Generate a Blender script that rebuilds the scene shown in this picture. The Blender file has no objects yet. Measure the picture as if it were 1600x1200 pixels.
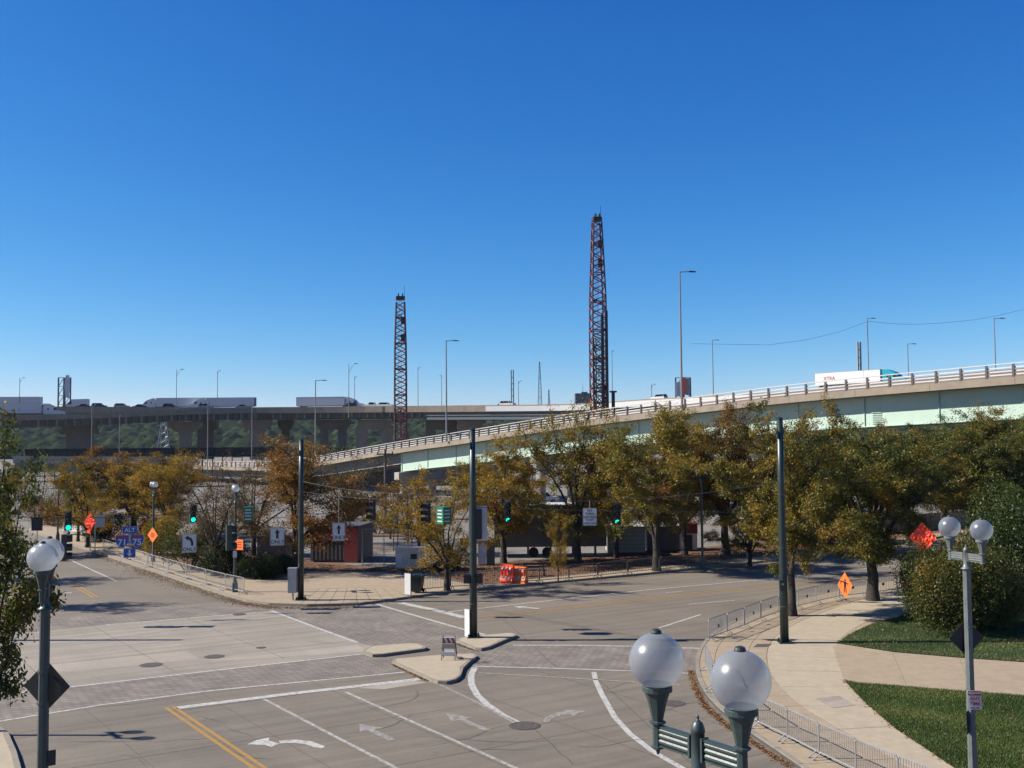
import bpy, math, random
import numpy as np
from mathutils import Vector, Matrix

# ------------------------------------------------------------------ camera, sky, sun, exposure
scene = bpy.context.scene
col = scene.collection
F, CH = 1618.0, 10.0                       # focal length in photo pixels (1600 wide), eye height
PITCH, ROLL = math.atan(90.0 / F), 0.008
_c, _s = math.cos(ROLL), math.sin(ROLL)
R0 = Vector((1, 0, 0)); FW = Vector((0, math.cos(PITCH), math.sin(PITCH))); U0 = Vector((0, -math.sin(PITCH), math.cos(PITCH)))
RT = R0 * _c - U0 * _s
UP = U0 * _c + R0 * _s
cam_d = bpy.data.cameras.new('camera'); cam = bpy.data.objects.new('camera', cam_d); col.objects.link(cam)
cam_d.sensor_fit = 'HORIZONTAL'; cam_d.sensor_width = 36; cam_d.lens = F / 1600 * 36
cam_d.clip_start = 0.1; cam_d.clip_end = 20000
m = Matrix.Identity(4)
for i in range(3):
    m[i][0] = RT[i]; m[i][1] = UP[i]; m[i][2] = -FW[i]
m[2][3] = CH
cam.matrix_world = m
scene.camera = cam
scene.render.resolution_x = 1024; scene.render.resolution_y = 768

SUN_EL = math.radians(38)
SUN_TRAVEL = Vector((1.0, -0.03, -math.tan(SUN_EL))).normalized()
world = bpy.data.worlds.new('World'); scene.world = world; world.use_nodes = True
wn = world.node_tree.nodes; wl = world.node_tree.links
sky = wn.new('ShaderNodeTexSky'); sky.sky_type = 'NISHITA'; sky.sun_disc = False
sky.sun_elevation = SUN_EL; sky.sun_rotation = math.radians(270)
sky.altitude = 1500; sky.air_density = 1.0; sky.dust_density = 0.25; sky.ozone_density = 4.0
bg = wn['Background']; bg.inputs['Strength'].default_value = 0.05
# camera-like colour response of the whole sky: one curve per channel, the same in every direction
sep = wn.new('ShaderNodeSeparateColor'); cmb = wn.new('ShaderNodeCombineColor'); wl.new(sky.outputs['Color'], sep.inputs[0])
for ch, (gain, power) in zip(('Red', 'Green', 'Blue'), ((2.2, 2.0), (1.22, 1.2), (1.185, .75))):
    a1 = wn.new('ShaderNodeMath'); a1.operation = 'MULTIPLY'; a1.inputs[1].default_value = .1
    a2 = wn.new('ShaderNodeMath'); a2.operation = 'MINIMUM'; a2.inputs[1].default_value = .9
    a3 = wn.new('ShaderNodeMath'); a3.operation = 'POWER'; a3.inputs[1].default_value = power
    a4 = wn.new('ShaderNodeMath'); a4.operation = 'MULTIPLY'; a4.inputs[1].default_value = gain * 10
    wl.new(sep.outputs[ch], a1.inputs[0]); wl.new(a1.outputs[0], a2.inputs[0]); wl.new(a2.outputs[0], a3.inputs[0]); wl.new(a3.outputs[0], a4.inputs[0]); wl.new(a4.outputs[0], cmb.inputs[ch])
wl.new(cmb.outputs[0], bg.inputs['Color'])
sun_d = bpy.data.lights.new('sun', 'SUN'); sun_d.energy = 5.0; sun_d.angle = math.radians(0.53); sun_d.color = (1.0, 0.93, 0.82)
sun = bpy.data.objects.new('sun', sun_d); col.objects.link(sun)
sun.rotation_euler = SUN_TRAVEL.to_track_quat('-Z', 'Y').to_euler(); sun.location = (-60, 0, 60)
vs = scene.view_settings
vs.view_transform = 'Standard'; vs.look = 'None'; vs.exposure = 1.0; vs.gamma = 1.0; vs.use_curve_mapping = False

# ------------------------------------------------------------------ helpers
def ray(px, py): return RT * ((px - 800) / F) + UP * (-(py - 600) / F) + FW
def G(px, py, z=0.0):
    d = ray(px, py); t = (z - CH) / d.z
    return Vector((d.x * t, d.y * t, z))
def P(px, py, Y):
    d = ray(px, py); t = Y / d.y
    return Vector((d.x * t, Y, CH + d.z * t))

class MB:
    def __init__(s): s.v = []; s.f = []
    def add(s, vs_, fs_):
        o = len(s.v); s.v += [tuple(v) for v in vs_]; s.f += [tuple(i + o for i in f) for f in fs_]
    def box(s, c, d, rz=0.0, R=None):
        c = Vector(c); h = [x / 2 for x in d]
        M = R if R is not None else Matrix.Rotation(rz, 3, 'Z')
        pts = [c + M @ Vector((sx * h[0], sy * h[1], sz * h[2])) for sx in (-1, 1) for sy in (-1, 1) for sz in (-1, 1)]
        s.add(pts, [(0, 1, 3, 2), (4, 6, 7, 5), (0, 4, 5, 1), (2, 3, 7, 6), (0, 2, 6, 4), (1, 5, 7, 3)])
        return s
    def bar(s, p0, p1, w, h):
        p0 = Vector(p0); p1 = Vector(p1); d = p1 - p0
        x = d.normalized(); up = Vector((0, 0, 1)) if abs(x.z) < .95 else Vector((0, 1, 0))
        y = up.cross(x).normalized(); z = x.cross(y)
        M = Matrix((x, y, z)).transposed()
        return s.box((p0 + p1) / 2, (d.length, w, h), R=M)
    def tube(s, p0, p1, r0, r1=None, n=8, caps=True):
        p0 = Vector(p0); p1 = Vector(p1); r1 = r0 if r1 is None else r1
        d = (p1 - p0).normalized(); a = Vector((1, 0, 0)) if abs(d.x) < .8 else Vector((0, 1, 0))
        u = d.cross(a).normalized(); w = d.cross(u)
        vv = []
        for k in range(n):
            t = 2 * math.pi * k / n; e = u * math.cos(t) + w * math.sin(t)
            vv += [p0 + e * r0, p1 + e * r1]
        ff = [(2 * k, 2 * ((k + 1) % n), 2 * ((k + 1) % n) + 1, 2 * k + 1) for k in range(n)]
        if caps: ff += [tuple(2 * k for k in range(n))[::-1], tuple(2 * k + 1 for k in range(n))]
        s.add(vv, ff); return s
    def path(s, pts, r, n=6):
        for a, b in zip(pts[:-1], pts[1:]): s.tube(a, b, r, r, n)
        return s
    def prism(s, poly, z0, z1):
        n = len(poly); A = sum(poly[i][0] * poly[(i + 1) % n][1] - poly[(i + 1) % n][0] * poly[i][1] for i in range(n))
        if A < 0: poly = poly[::-1]
        vv = [(p[0], p[1], z0) for p in poly] + [(p[0], p[1], z1) for p in poly]
        ff = [tuple(range(n))[::-1], tuple(range(n, 2 * n))] + [(i, (i + 1) % n, n + (i + 1) % n, n + i) for i in range(n)]
        s.add(vv, ff); return s
    def side(s, prof, y0, y1):                # profile in x,z extruded along y
        n = len(prof)
        vv = [(p[0], y0, p[1]) for p in prof] + [(p[0], y1, p[1]) for p in prof]
        s.add(vv, [tuple(range(n)), tuple(range(n, 2 * n))[::-1]] + [(i, n + i, n + (i + 1) % n, (i + 1) % n) for i in range(n)]); return s
    def sheet(s, pts):
        n = len(pts); A = sum(pts[i][0] * pts[(i + 1) % n][1] - pts[(i + 1) % n][0] * pts[i][1] for i in range(n))
        if A < 0: pts = pts[::-1]
        s.add(pts, [tuple(range(n))]); return s
    def lathe(s, prof, n=16, c=(0, 0, 0), axis='Z'):
        vv = []; c = Vector(c)
        for r, z in prof:
            for k in range(n):
                t = 2 * math.pi * k / n
                q = Vector((r * math.cos(t), r * math.sin(t), z)) if axis == 'Z' else (Vector((r * math.cos(t), z, r * math.sin(t))) if axis == 'Y' else Vector((z, r * math.cos(t), r * math.sin(t))))
                vv.append(c + q)
        ff = []
        for j in range(len(prof) - 1):
            for k in range(n):
                k2 = (k + 1) % n
                ff.append((j * n + k, j * n + k2, (j + 1) * n + k2, (j + 1) * n + k))
        ff.append(tuple(range(n))[::-1]); ff.append(tuple(range((len(prof) - 1) * n, len(prof) * n)))
        s.add(vv, ff); return s
    def mesh(s, name, mat, smooth=False):
        me = bpy.data.meshes.new(name); me.from_pydata(s.v, [], s.f); me.update()
        if mat: me.materials.append(mat)
        if smooth:
            me.polygons.foreach_set('use_smooth', [len(p.vertices) <= 4 for p in me.polygons])
        return me
    def build(s, name, mat, parent=None, loc=None, smooth=False):
        return link(name, s.mesh(name, mat, smooth), parent, loc)

def link(name, me, parent=None, loc=None):
    o = bpy.data.objects.new(name, me); col.objects.link(o)
    if parent is not None: o.parent = parent
    if loc is not None: o.location = loc
    return o
def tag(o, label=None, cat=None, group=None, kind=None):
    if label: o['label'] = label
    if cat: o['category'] = cat
    if group: o['group'] = group
    if kind: o['kind'] = kind
    return o
def thing(name, label, cat, loc=(0, 0, 0), rz=0.0, group=None):
    o = bpy.data.objects.new(name, None); col.objects.link(o)
    o.empty_display_size = .3; o.location = loc; o.rotation_euler = (0, 0, rz)
    return tag(o, label, cat, group)
def copy_tree(o, parent=None):
    c = o.copy(); col.objects.link(c); c.parent = parent
    for ch in list(o.children): copy_tree(ch, c)
    return c
ORD = ['first', 'second', 'third', 'fourth', 'fifth', 'sixth', 'seventh', 'eighth', 'ninth', 'tenth', 'eleventh', 'twelfth', 'thirteenth', 'fourteenth']

# ------------------------------------------------------------------ materials
KA = .535                                 # surface colours were read off the photo at exposure 0; this brings them to real reflectances
def kc(c): return tuple(x * (.95 if max(c) > .8 and min(c) < .1 else KA if min(c) < .45 else .67) for x in c)
def node_mat(name):
    mt = bpy.data.materials.new(name); mt.use_nodes = True
    return mt, mt.node_tree.nodes, mt.node_tree.links, mt.node_tree.nodes['Principled BSDF']
def mat(name, c, rough=.6, metal=0.0, var=.12, scale=3.0, bump=0.0, bscale=40.0, stain=None, emit=None, spec=None):
    c = kc(c)
    if stain: stain = (kc(stain[0]),) + tuple(stain[1:])
    mt, n, l, b = node_mat(name)
    b.inputs['Roughness'].default_value = rough; b.inputs['Metallic'].default_value = metal
    if spec is not None: b.inputs['Specular IOR Level'].default_value = spec
    tc = n.new('ShaderNodeTexCoord')
    nz = n.new('ShaderNodeTexNoise'); nz.inputs['Scale'].default_value = scale; nz.inputs['Detail'].default_value = 8; nz.inputs['Roughness'].default_value = .65
    l.new(tc.outputs['Object'], nz.inputs['Vector'])
    rp = n.new('ShaderNodeValToRGB'); e = rp.color_ramp.elements
    e[0].position = .3; e[1].position = .7
    e[0].color = (*[max(0, x * (1 - var)) for x in c], 1); e[1].color = (*[min(1, x * (1 + var)) for x in c], 1)
    l.new(nz.outputs['Fac'], rp.inputs['Fac']); out = rp.outputs['Color']
    if stain:
        n2 = n.new('ShaderNodeTexNoise'); n2.inputs['Scale'].default_value = stain[1]; n2.inputs['Detail'].default_value = 5
        mp = n.new('ShaderNodeMapping'); mp.inputs['Scale'].default_value = stain[3] if len(stain) > 3 else (1, 1, 1)
        l.new(tc.outputs['Object'], mp.inputs['Vector']); l.new(mp.outputs['Vector'], n2.inputs['Vector'])
        r2 = n.new('ShaderNodeValToRGB'); r2.color_ramp.elements[0].position = .45; r2.color_ramp.elements[1].position = .7
        r2.color_ramp.elements[1].color = (stain[2],) * 3 + (1,); r2.color_ramp.elements[0].color = (0, 0, 0, 1)
        mx = n.new('ShaderNodeMix'); mx.data_type = 'RGBA'
        l.new(r2.outputs['Color'], mx.inputs['Factor']); l.new(out, mx.inputs['A']); mx.inputs['B'].default_value = (*stain[0], 1)
        out = mx.outputs['Result']
    l.new(out, b.inputs['Base Color'])
    if bump:
        n3 = n.new('ShaderNodeTexNoise'); n3.inputs['Scale'].default_value = bscale; n3.inputs['Detail'].default_value = 6
        l.new(tc.outputs['Object'], n3.inputs['Vector'])
        bp = n.new('ShaderNodeBump'); bp.inputs['Strength'].default_value = bump; bp.inputs['Distance'].default_value = .05
        l.new(n3.outputs['Fac'], bp.inputs['Height']); l.new(bp.outputs['Normal'], b.inputs['Normal'])
    if emit:
        b.inputs['Emission Color'].default_value = (*emit[0], 1); b.inputs['Emission Strength'].default_value = emit[1]
    return mt

ROAD_ANG = math.radians(31)               # direction of the cross street
def road_mat(name, c, dark):
    mt, n, l, b = node_mat(name); b.inputs['Roughness'].default_value = .85
    tc = n.new('ShaderNodeTexCoord')
    def noise(scale, detail, sc=None, rot=0.0, rough=.6):
        nz = n.new('ShaderNodeTexNoise'); nz.inputs['Scale'].default_value = scale; nz.inputs['Detail'].default_value = detail; nz.inputs['Roughness'].default_value = rough
        mp = n.new('ShaderNodeMapping'); mp.vector_type = 'TEXTURE'; mp.inputs['Rotation'].default_value = (0, 0, rot)
        if sc: mp.inputs['Scale'].default_value = sc
        l.new(tc.outputs['Object'], mp.inputs['Vector']); l.new(mp.outputs['Vector'], nz.inputs['Vector'])
        return nz.outputs['Fac']
    def ramp(src, p0, p1, a, bb):
        r = n.new('ShaderNodeValToRGB'); r.color_ramp.elements[0].position = p0; r.color_ramp.elements[1].position = p1
        r.color_ramp.elements[0].color = (a, a, a, 1); r.color_ramp.elements[1].color = (bb, bb, bb, 1)
        l.new(src, r.inputs['Fac']); return r.outputs['Color']
    def mul(a, bb):
        mx = n.new('ShaderNodeMix'); mx.data_type = 'RGBA'; mx.blend_type = 'MULTIPLY'; mx.inputs['Factor'].default_value = 1
        l.new(a, mx.inputs['A']); l.new(bb, mx.inputs['B']); return mx.outputs['Result']
    base = n.new('ShaderNodeRGB'); base.outputs[0].default_value = (*kc(c), 1)
    o = base.outputs[0]
    o = mul(o, ramp(noise(.12, 4), .3, .7, .86, 1.1))
    o = mul(o, ramp(noise(1.0, 5, (14, .55, 1), ROAD_ANG, .6), .36, .62, dark, 1.06))      # tyre streaks along the cross street
    o = mul(o, ramp(noise(.6, 6, (1, 6, 1), math.radians(35.5)), .3, .7, .9, 1.06))
    o = mul(o, ramp(noise(26, 6, None, 0, .8), .3, .72, .74, 1.2))
    o = mul(o, ramp(noise(5, 8, None, 0, .8), .3, .7, .86, 1.1))
    o = mul(o, ramp(noise(.9, 8, None, 0, .75), .6, .72, 1.0, .78))
    o = mul(o, ramp(noise(.35, 9, None, 0, .8), .6, .66, 1.0, .9))
    l.new(o, b.inputs['Base Color'])
    bp = n.new('ShaderNodeBump'); bp.inputs['Strength'].default_value = .35; bp.inputs['Distance'].default_value = .02
    l.new(noise(60, 4), bp.inputs['Height']); l.new(bp.outputs['Normal'], b.inputs['Normal'])
    return mt
def brick_mat(name, rot):
    mt, n, l, b = node_mat(name); b.inputs['Roughness'].default_value = .85
    tc = n.new('ShaderNodeTexCoord'); mp = n.new('ShaderNodeMapping'); mp.inputs['Rotation'].default_value = (0, 0, rot)
    l.new(tc.outputs['Object'], mp.inputs['Vector'])
    br = n.new('ShaderNodeTexBrick'); br.inputs['Scale'].default_value = 1.0
    br.inputs['Brick Width'].default_value = .5; br.inputs['Row Height'].default_value = .25; br.inputs['Mortar Size'].default_value = .022
    br.inputs['Color1'].default_value = (.178, .148, .120, 1); br.inputs['Color2'].default_value = (.132, .111, .092, 1); br.inputs['Mortar'].default_value = (.07, .062, .053, 1)
    l.new(mp.outputs['Vector'], br.inputs['Vector'])
    nz = n.new('ShaderNodeTexNoise'); nz.inputs['Scale'].default_value = .7; nz.inputs['Detail'].default_value = 7
    l.new(tc.outputs['Object'], nz.inputs['Vector'])
    r = n.new('ShaderNodeValToRGB'); r.color_ramp.elements[0].position = .3; r.color_ramp.elements[1].position = .7
    r.color_ramp.elements[0].color = (.78, .78, .78, 1); r.color_ramp.elements[1].color = (1.2, 1.2, 1.2, 1); l.new(nz.outputs['Fac'], r.inputs['Fac'])
    mx = n.new('ShaderNodeMix'); mx.data_type = 'RGBA'; mx.blend_type = 'MULTIPLY'; mx.inputs['Factor'].default_value = 1
    l.new(br.outputs['Color'], mx.inputs['A']); l.new(r.outputs['Color'], mx.inputs['B']); l.new(mx.outputs['Result'], b.inputs['Base Color'])
    bp = n.new('ShaderNodeBump'); bp.inputs['Strength'].default_value = .6; bp.inputs['Distance'].default_value = .01; bp.invert = True
    l.new(br.outputs['Fac'], bp.inputs['Height']); l.new(bp.outputs['Normal'], b.inputs['Normal'])
    return mt
def paint_mat(name, c, under, wear):
    c = tuple(x * .50 for x in c); under = kc(under)
    mt, n, l, b = node_mat(name); b.inputs['Roughness'].default_value = .7
    tc = n.new('ShaderNodeTexCoord')
    nz = n.new('ShaderNodeTexNoise'); nz.inputs['Scale'].default_value = 4.5; nz.inputs['Detail'].default_value = 9; nz.inputs['Roughness'].default_value = .8
    l.new(tc.outputs['Object'], nz.inputs['Vector'])
    r = n.new('ShaderNodeValToRGB'); r.color_ramp.elements[0].position = wear - .06; r.color_ramp.elements[1].position = wear + .08
    r.color_ramp.elements[0].color = (*under, 1); r.color_ramp.elements[1].color = (*c, 1)
    l.new(nz.outputs['Fac'], r.inputs['Fac']); l.new(r.outputs['Color'], b.inputs['Base Color'])
    return mt
def leaf_mat(name, stops, trans=.40):
    mt = bpy.data.materials.new(name); mt.use_nodes = True; n = mt.node_tree.nodes; l = mt.node_tree.links; n.clear()
    at = n.new('ShaderNodeAttribute'); at.attribute_name = 'tint'
    r = n.new('ShaderNodeValToRGB'); e = r.color_ramp.elements
    while len(e) < len(stops): e.new(.5)
    for k, (p, c) in enumerate(stops): e[k].position = p; e[k].color = (*(x * .72 for x in c), 1)
    l.new(at.outputs['Fac'], r.inputs['Fac'])
    d = n.new('ShaderNodeBsdfDiffuse'); t = n.new('ShaderNodeBsdfTranslucent'); g = n.new('ShaderNodeBsdfGlossy'); g.inputs['Roughness'].default_value = .45
    l.new(r.outputs['Color'], d.inputs['Color']); l.new(r.outputs['Color'], t.inputs['Color'])
    m1 = n.new('ShaderNodeMixShader'); m1.inputs[0].default_value = trans; l.new(d.outputs[0], m1.inputs[1]); l.new(t.outputs[0], m1.inputs[2])
    m2 = n.new('ShaderNodeMixShader'); m2.inputs[0].default_value = .018; l.new(m1.outputs[0], m2.inputs[1]); l.new(g.outputs[0], m2.inputs[2])
    o = n.new('ShaderNodeOutputMaterial'); l.new(m2.outputs[0], o.inputs['Surface'])
    return mt
def globe_mat():
    mt = bpy.data.materials.new('frosted_globe'); mt.use_nodes = True; n = mt.node_tree.nodes; l = mt.node_tree.links; n.clear()
    d = n.new('ShaderNodeBsdfDiffuse'); d.inputs['Color'].default_value = (.24, .255, .27, 1)
    t = n.new('ShaderNodeBsdfTranslucent'); t.inputs['Color'].default_value = (.47, .50, .535, 1)
    tr = n.new('ShaderNodeBsdfTransparent'); tr.inputs['Color'].default_value = (.93, .95, .97, 1)
    g = n.new('ShaderNodeBsdfGlossy'); g.inputs['Roughness'].default_value = .26; g.inputs['Color'].default_value = (1, 1, 1, 1)
    a = n.new('ShaderNodeMixShader'); a.inputs[0].default_value = .62; l.new(d.outputs[0], a.inputs[1]); l.new(t.outputs[0], a.inputs[2])
    b = n.new('ShaderNodeMixShader'); b.inputs[0].default_value = .42; l.new(a.outputs[0], b.inputs[1]); l.new(tr.outputs[0], b.inputs[2])
    fr = n.new('ShaderNodeFresnel'); fr.inputs['IOR'].default_value = 1.49
    ge = n.new('ShaderNodeNewGeometry'); iv = n.new('ShaderNodeMath'); iv.operation = 'SUBTRACT'; iv.inputs[0].default_value = 1; l.new(ge.outputs['Backfacing'], iv.inputs[1])
    ml = n.new('ShaderNodeMath'); ml.operation = 'MULTIPLY'; l.new(fr.outputs[0], ml.inputs[0]); l.new(iv.outputs[0], ml.inputs[1])
    c = n.new('ShaderNodeMixShader'); l.new(ml.outputs[0], c.inputs[0]); l.new(b.outputs[0], c.inputs[1]); l.new(g.outputs[0], c.inputs[2])
    o = n.new('ShaderNodeOutputMaterial'); l.new(c.outputs[0], o.inputs['Surface'])
    return mt

M = {}
M['road'] = road_mat('road_concrete', (.268, .224, .170), .82)
M['patch'] = road_mat('pale_concrete', (.50, .435, .35), .88)
M['crossing'] = road_mat('intersection_concrete', (.43, .375, .30), .8)
M['lot'] = mat('lot_concrete', (.25, .225, .19), .9, var=.18, scale=.25, bump=.2)
M['brick_a'] = brick_mat('brick_paving', math.radians(14)); M['brick_b'] = brick_mat('brick_paving_turned', math.radians(58))
M['white_line'] = paint_mat('white_road_paint', (.72, .71, .67), (.3, .265, .21), .44)
M['worn_line'] = paint_mat('worn_white_road_paint', (.62, .61, .57), (.29, .255, .2), .48)
M['faded_line'] = paint_mat('faded_road_paint', (.50, .49, .46), (.26, .225, .175), .50)
M['yellow_line'] = paint_mat('yellow_road_paint', (.55, .30, .045), (.3, .23, .13), .42)
M['joint'] = mat('joint_tar', (.09, .085, .08), .9)
M['walk'] = mat('sidewalk_concrete', (.55, .46, .325), .9, var=.12, scale=2.2, bump=.15, stain=((.38, .31, .215), .5, .5))
M['walk_tan'] = mat('tan_sidewalk', (.48, .375, .25), .9, var=.14, scale=2.2, bump=.15, stain=((.28, .225, .165), .6, .6))
M['curb'] = mat('curb_concrete', (.36, .315, .25), .9, var=.2, scale=3, stain=((.2, .17, .13), 1.2, .7))
M['mulch'] = mat('leaf_mulch', (.185, .078, .036), 1.0, var=.5, scale=5, bump=.8, bscale=12, stain=((.26, .20, .14), .35, .7))
M['soil'] = mat('lawn_soil', (.035, .055, .015), 1.0, var=.4, scale=6, bump=.6, bscale=20)
M['pole_green'] = mat('dark_green_paint', (.018, .040, .037), .38, var=.2, scale=2)
M['lamp_green'] = mat('grey_green_paint', (.05, .082, .084), .42, var=.22, scale=5, bump=.05)  # dark lamp paint; its tone also stands in for tree shade on the left lamp
M['lamp_grey'] = mat('grey_lamp_paint', (.19, .22, .215), .45, .1, var=.2, scale=5)
M['galv'] = mat('galvanised_steel', (.46, .47, .48), .42, .55, var=.15, scale=4)
M['galv_dark'] = mat('weathered_steel', (.16, .15, .14), .55, .4, var=.2, scale=4)
M['lamp_steel'] = mat('light_pole_steel', (.34, .35, .35), .5, .3)
M['black'] = mat('black_plastic', (.012, .012, .013), .45)
M['iron'] = mat('cast_iron', (.13, .11, .09), .75, .2, var=.45, scale=9, bump=.6, bscale=14)
M['dark_grey'] = mat('dark_sign_back', (.045, .047, .052), .5, .3)
M['sign_white'] = mat('white_sign_sheet', (.70, .70, .70), .45, var=.04)
M['sign_black'] = mat('black_sign_ink', (.012, .012, .012), .5)
M['sign_blue'] = mat('blue_sign_sheet', (.02, .105, .52), .4, var=.08)
M['sign_red'] = mat('red_sign_sheet', (.45, .03, .03), .4)
M['sign_green'] = mat('green_sign_sheet', (.008, .22, .12), .4, var=.08)
M['orange'] = mat('fluorescent_orange', (.95, .19, .03), .5, var=.05)
M['orange_red'] = mat('orange_red_plastic', (.92, .075, .025), .3, var=.15, scale=8)
M['alu'] = mat('sign_aluminium', (.5, .5, .5), .4, .4)
M['lens_off'] = mat('unlit_lens', (.03, .012, .01), .25)
M['lens_green'] = mat('lit_green_lens', (.0, .5, .33), .3, emit=((.0, .75, .48), 1.0))
M['mint'] = mat('mint_girder_paint', (.52, .68, .57), .5, var=.06, scale=.8, stain=((.36, .42, .36), .5, .35, (.3, .3, 2)))
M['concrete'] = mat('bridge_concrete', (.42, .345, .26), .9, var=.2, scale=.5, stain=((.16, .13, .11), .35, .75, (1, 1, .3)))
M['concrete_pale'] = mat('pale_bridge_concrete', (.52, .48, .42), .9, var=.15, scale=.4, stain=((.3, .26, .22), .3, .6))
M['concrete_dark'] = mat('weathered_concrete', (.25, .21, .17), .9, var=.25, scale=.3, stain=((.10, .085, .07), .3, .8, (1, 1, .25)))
M['steel_blue'] = mat('blue_grey_girder', (.16, .19, .21), .6, var=.15)
M['concrete_rail'] = mat('grey_brown_parapet', (.26, .22, .20), .9, var=.12, scale=.6)
M['rail'] = mat('aluminium_rail', (.70, .68, .66), .45, .25, var=.08)
M['rail_post'] = mat('brown_rail_post', (.13, .095, .085), .7, var=.2)
M['black_screen'] = mat('black_screen', (.012, .013, .018), .8)
M['crane_red'] = mat('crane_red_paint', (.30, .02, .03), .5, var=.25)
M['crane_dark'] = mat('crane_dark_steel', (.075, .022, .03), .55, .2)
M['hill'] = None
M['bark'] = mat('tree_bark', (.055, .045, .038), .95, var=.35, scale=8, bump=.5, bscale=30)
M['white_paint'] = mat('white_vehicle_paint', (.74, .75, .76), .3, var=.03)
M['trailer_grey'] = mat('trailer_panel', (.70, .70, .72), .4, var=.05)
M['glass'] = mat('dark_glass', (.012, .016, .02), .08)
M['tyre'] = mat('tyre_rubber', (.015, .015, .015), .85)
M['car_dark'] = mat('charcoal_car_paint', (.02, .022, .026), .25)
M['car_silver'] = mat('silver_car_paint', (.38, .39, .40), .3, .3)
M['car_blue'] = mat('blue_car_paint', (.02, .05, .16), .25)
M['teal'] = mat('teal_cab_paint', (.01, .42, .58), .3, var=.04)
M['red_box'] = mat('dull_red_container', (.30, .03, .035), .55, var=.2, scale=2)
M['grey_box'] = mat('grey_trailer_side', (.12, .118, .115), .6, var=.15, scale=1)
M['tan_box'] = mat('cream_trailer_side', (.50, .46, .39), .6, var=.08, scale=1)
M['bin'] = mat('dark_green_bin', (.012, .025, .022), .5)
M['yellow'] = mat('yellow_paint', (.75, .40, .02), .5)
M['building'] = mat('far_building', (.13, .14, .16), .8)
M['globe'] = globe_mat()
M['cap'] = mat('globe_cap', (.03, .05, .05), .45)
M['wire'] = mat('steel_wire', (.03, .03, .03), .6)
M['leaf_gold'] = leaf_mat('gold_olive_leaf', [(0, (0.048, 0.059, 0.019)), (.3, (0.123, 0.124, 0.023)), (.55, (0.254, 0.199, 0.026)), (.8, (0.398, 0.247, 0.028)), (1, (0.220, 0.105, 0.028))])
M['leaf_yellow'] = leaf_mat('yellow_leaf', [(0, (0.092, 0.084, 0.018)), (.35, (0.249, 0.183, 0.022)), (.7, (0.486, 0.295, 0.027)), (1, (0.276, 0.105, 0.021))])
M['leaf_olive'] = leaf_mat('olive_leaf', [(0, (0.039, 0.057, 0.018)), (.4, (0.098, 0.118, 0.023)), (.7, (0.193, 0.176, 0.026)), (1, (0.341, 0.194, 0.029))])
M['leaf_rust'] = leaf_mat('rust_leaf', [(0, (.06, .05, .018)), (.35, (.16, .105, .022)), (.65, (.29, .15, .026)), (1, (.27, .10, .025))])
M['leaf_brown'] = leaf_mat('brown_leaf', [(0, (0.058, 0.048, 0.029)), (.5, (0.130, 0.096, 0.042)), (1, (0.260, 0.156, 0.036))])
M['leaf_green'] = leaf_mat('green_leaf', [(0, (0.025, 0.046, 0.013)), (.5, (0.069, 0.103, 0.021)), (.85, (0.149, 0.149, 0.023)), (1, (0.322, 0.196, 0.023))])
M['leaf_dark'] = leaf_mat('dark_shrub_leaf', [(0, (.012, .022, .008)), (.6, (.03, .045, .014)), (1, (.07, .075, .02))])
M['leaf_bush'] = leaf_mat('bush_leaf', [(0, (0.028, 0.048, 0.016)), (.5, (0.081, 0.100, 0.022)), (.8, (0.200, 0.154, 0.026)), (1, (0.326, 0.154, 0.026))])
M['leaf_red'] = leaf_mat('red_leaf', [(0, (.06, .02, .015)), (.6, (.16, .028, .018)), (1, (.22, .09, .02))])
M['leaf_litter'] = leaf_mat('dry_leaf', [(0, (.085, .04, .02)), (.5, (.22, .105, .045)), (1, (.36, .22, .10))], .1)
M['grass'] = leaf_mat('grass_blade', [(0, (.05, .085, .02)), (.6, (.105, .165, .04)), (1, (.27, .25, .09))], .3)

# ------------------------------------------------------------------ ground, road
def poly(pts, z=0.0): return [G(x, y, z) for x, y in pts]
ground = tag(MB().sheet([Vector(p) for p in ((-3000, -200, -.03), (3000, -200, -.03), (3000, 3000, -.03), (-3000, 3000, -.03))]).build('ground', M['lot']), kind='structure')
road = tag(MB().sheet([Vector(p) for p in ((-190, -5, 0), (120, -5, 0), (120, 170, 0), (-190, 170, 0))]).build('road', M['road']), kind='structure')
def on_road(name, pts, mt, z):
    return MB().sheet(poly(pts, z)).build(name, mt, road)
on_road('brick_crosswalk', [(-60, 1093), (113, 1073), (565, 1023), (612, 1030), (640, 1048), (330, 1079), (160, 1101), (30, 1122), (-60, 1137)], M['brick_a'], .004)
on_road('brick_crosswalk', [(700, 1016), (805, 1007), (1100, 1012), (1078, 1053), (985, 1048), (736, 1041), (700, 1040)], M['brick_b'], .004)
on_road('brick_crosswalk', [(424, 954), (589, 943), (760, 992), (712, 1006), (640, 1014), (560, 1004)], M['brick_b'], .004)
on_road('brick_crosswalk', [(40, 972), (250, 950), (400, 939), (424, 954), (165, 975), (40, 988)], M['brick_a'], .004)
on_road('intersection_panel', [(-60, 1093), (-60, 990), (40, 988), (165, 976), (424, 954.5), (559, 1004.5), (600, 1012), (565, 1022)], M['crossing'], .003)
on_road('concrete_patch', [(70, 1040), (290, 1017), (314, 1030), (90, 1051)], M['patch'], .0055)
on_road('concrete_patch', [(322, 1031), (560, 1008), (575, 1018), (335, 1033)], M['patch'], .0055)
on_road('concrete_patch', [(560, 1075), (640, 1063), (668, 1066), (600, 1077)], M['patch'], .0055)

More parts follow.
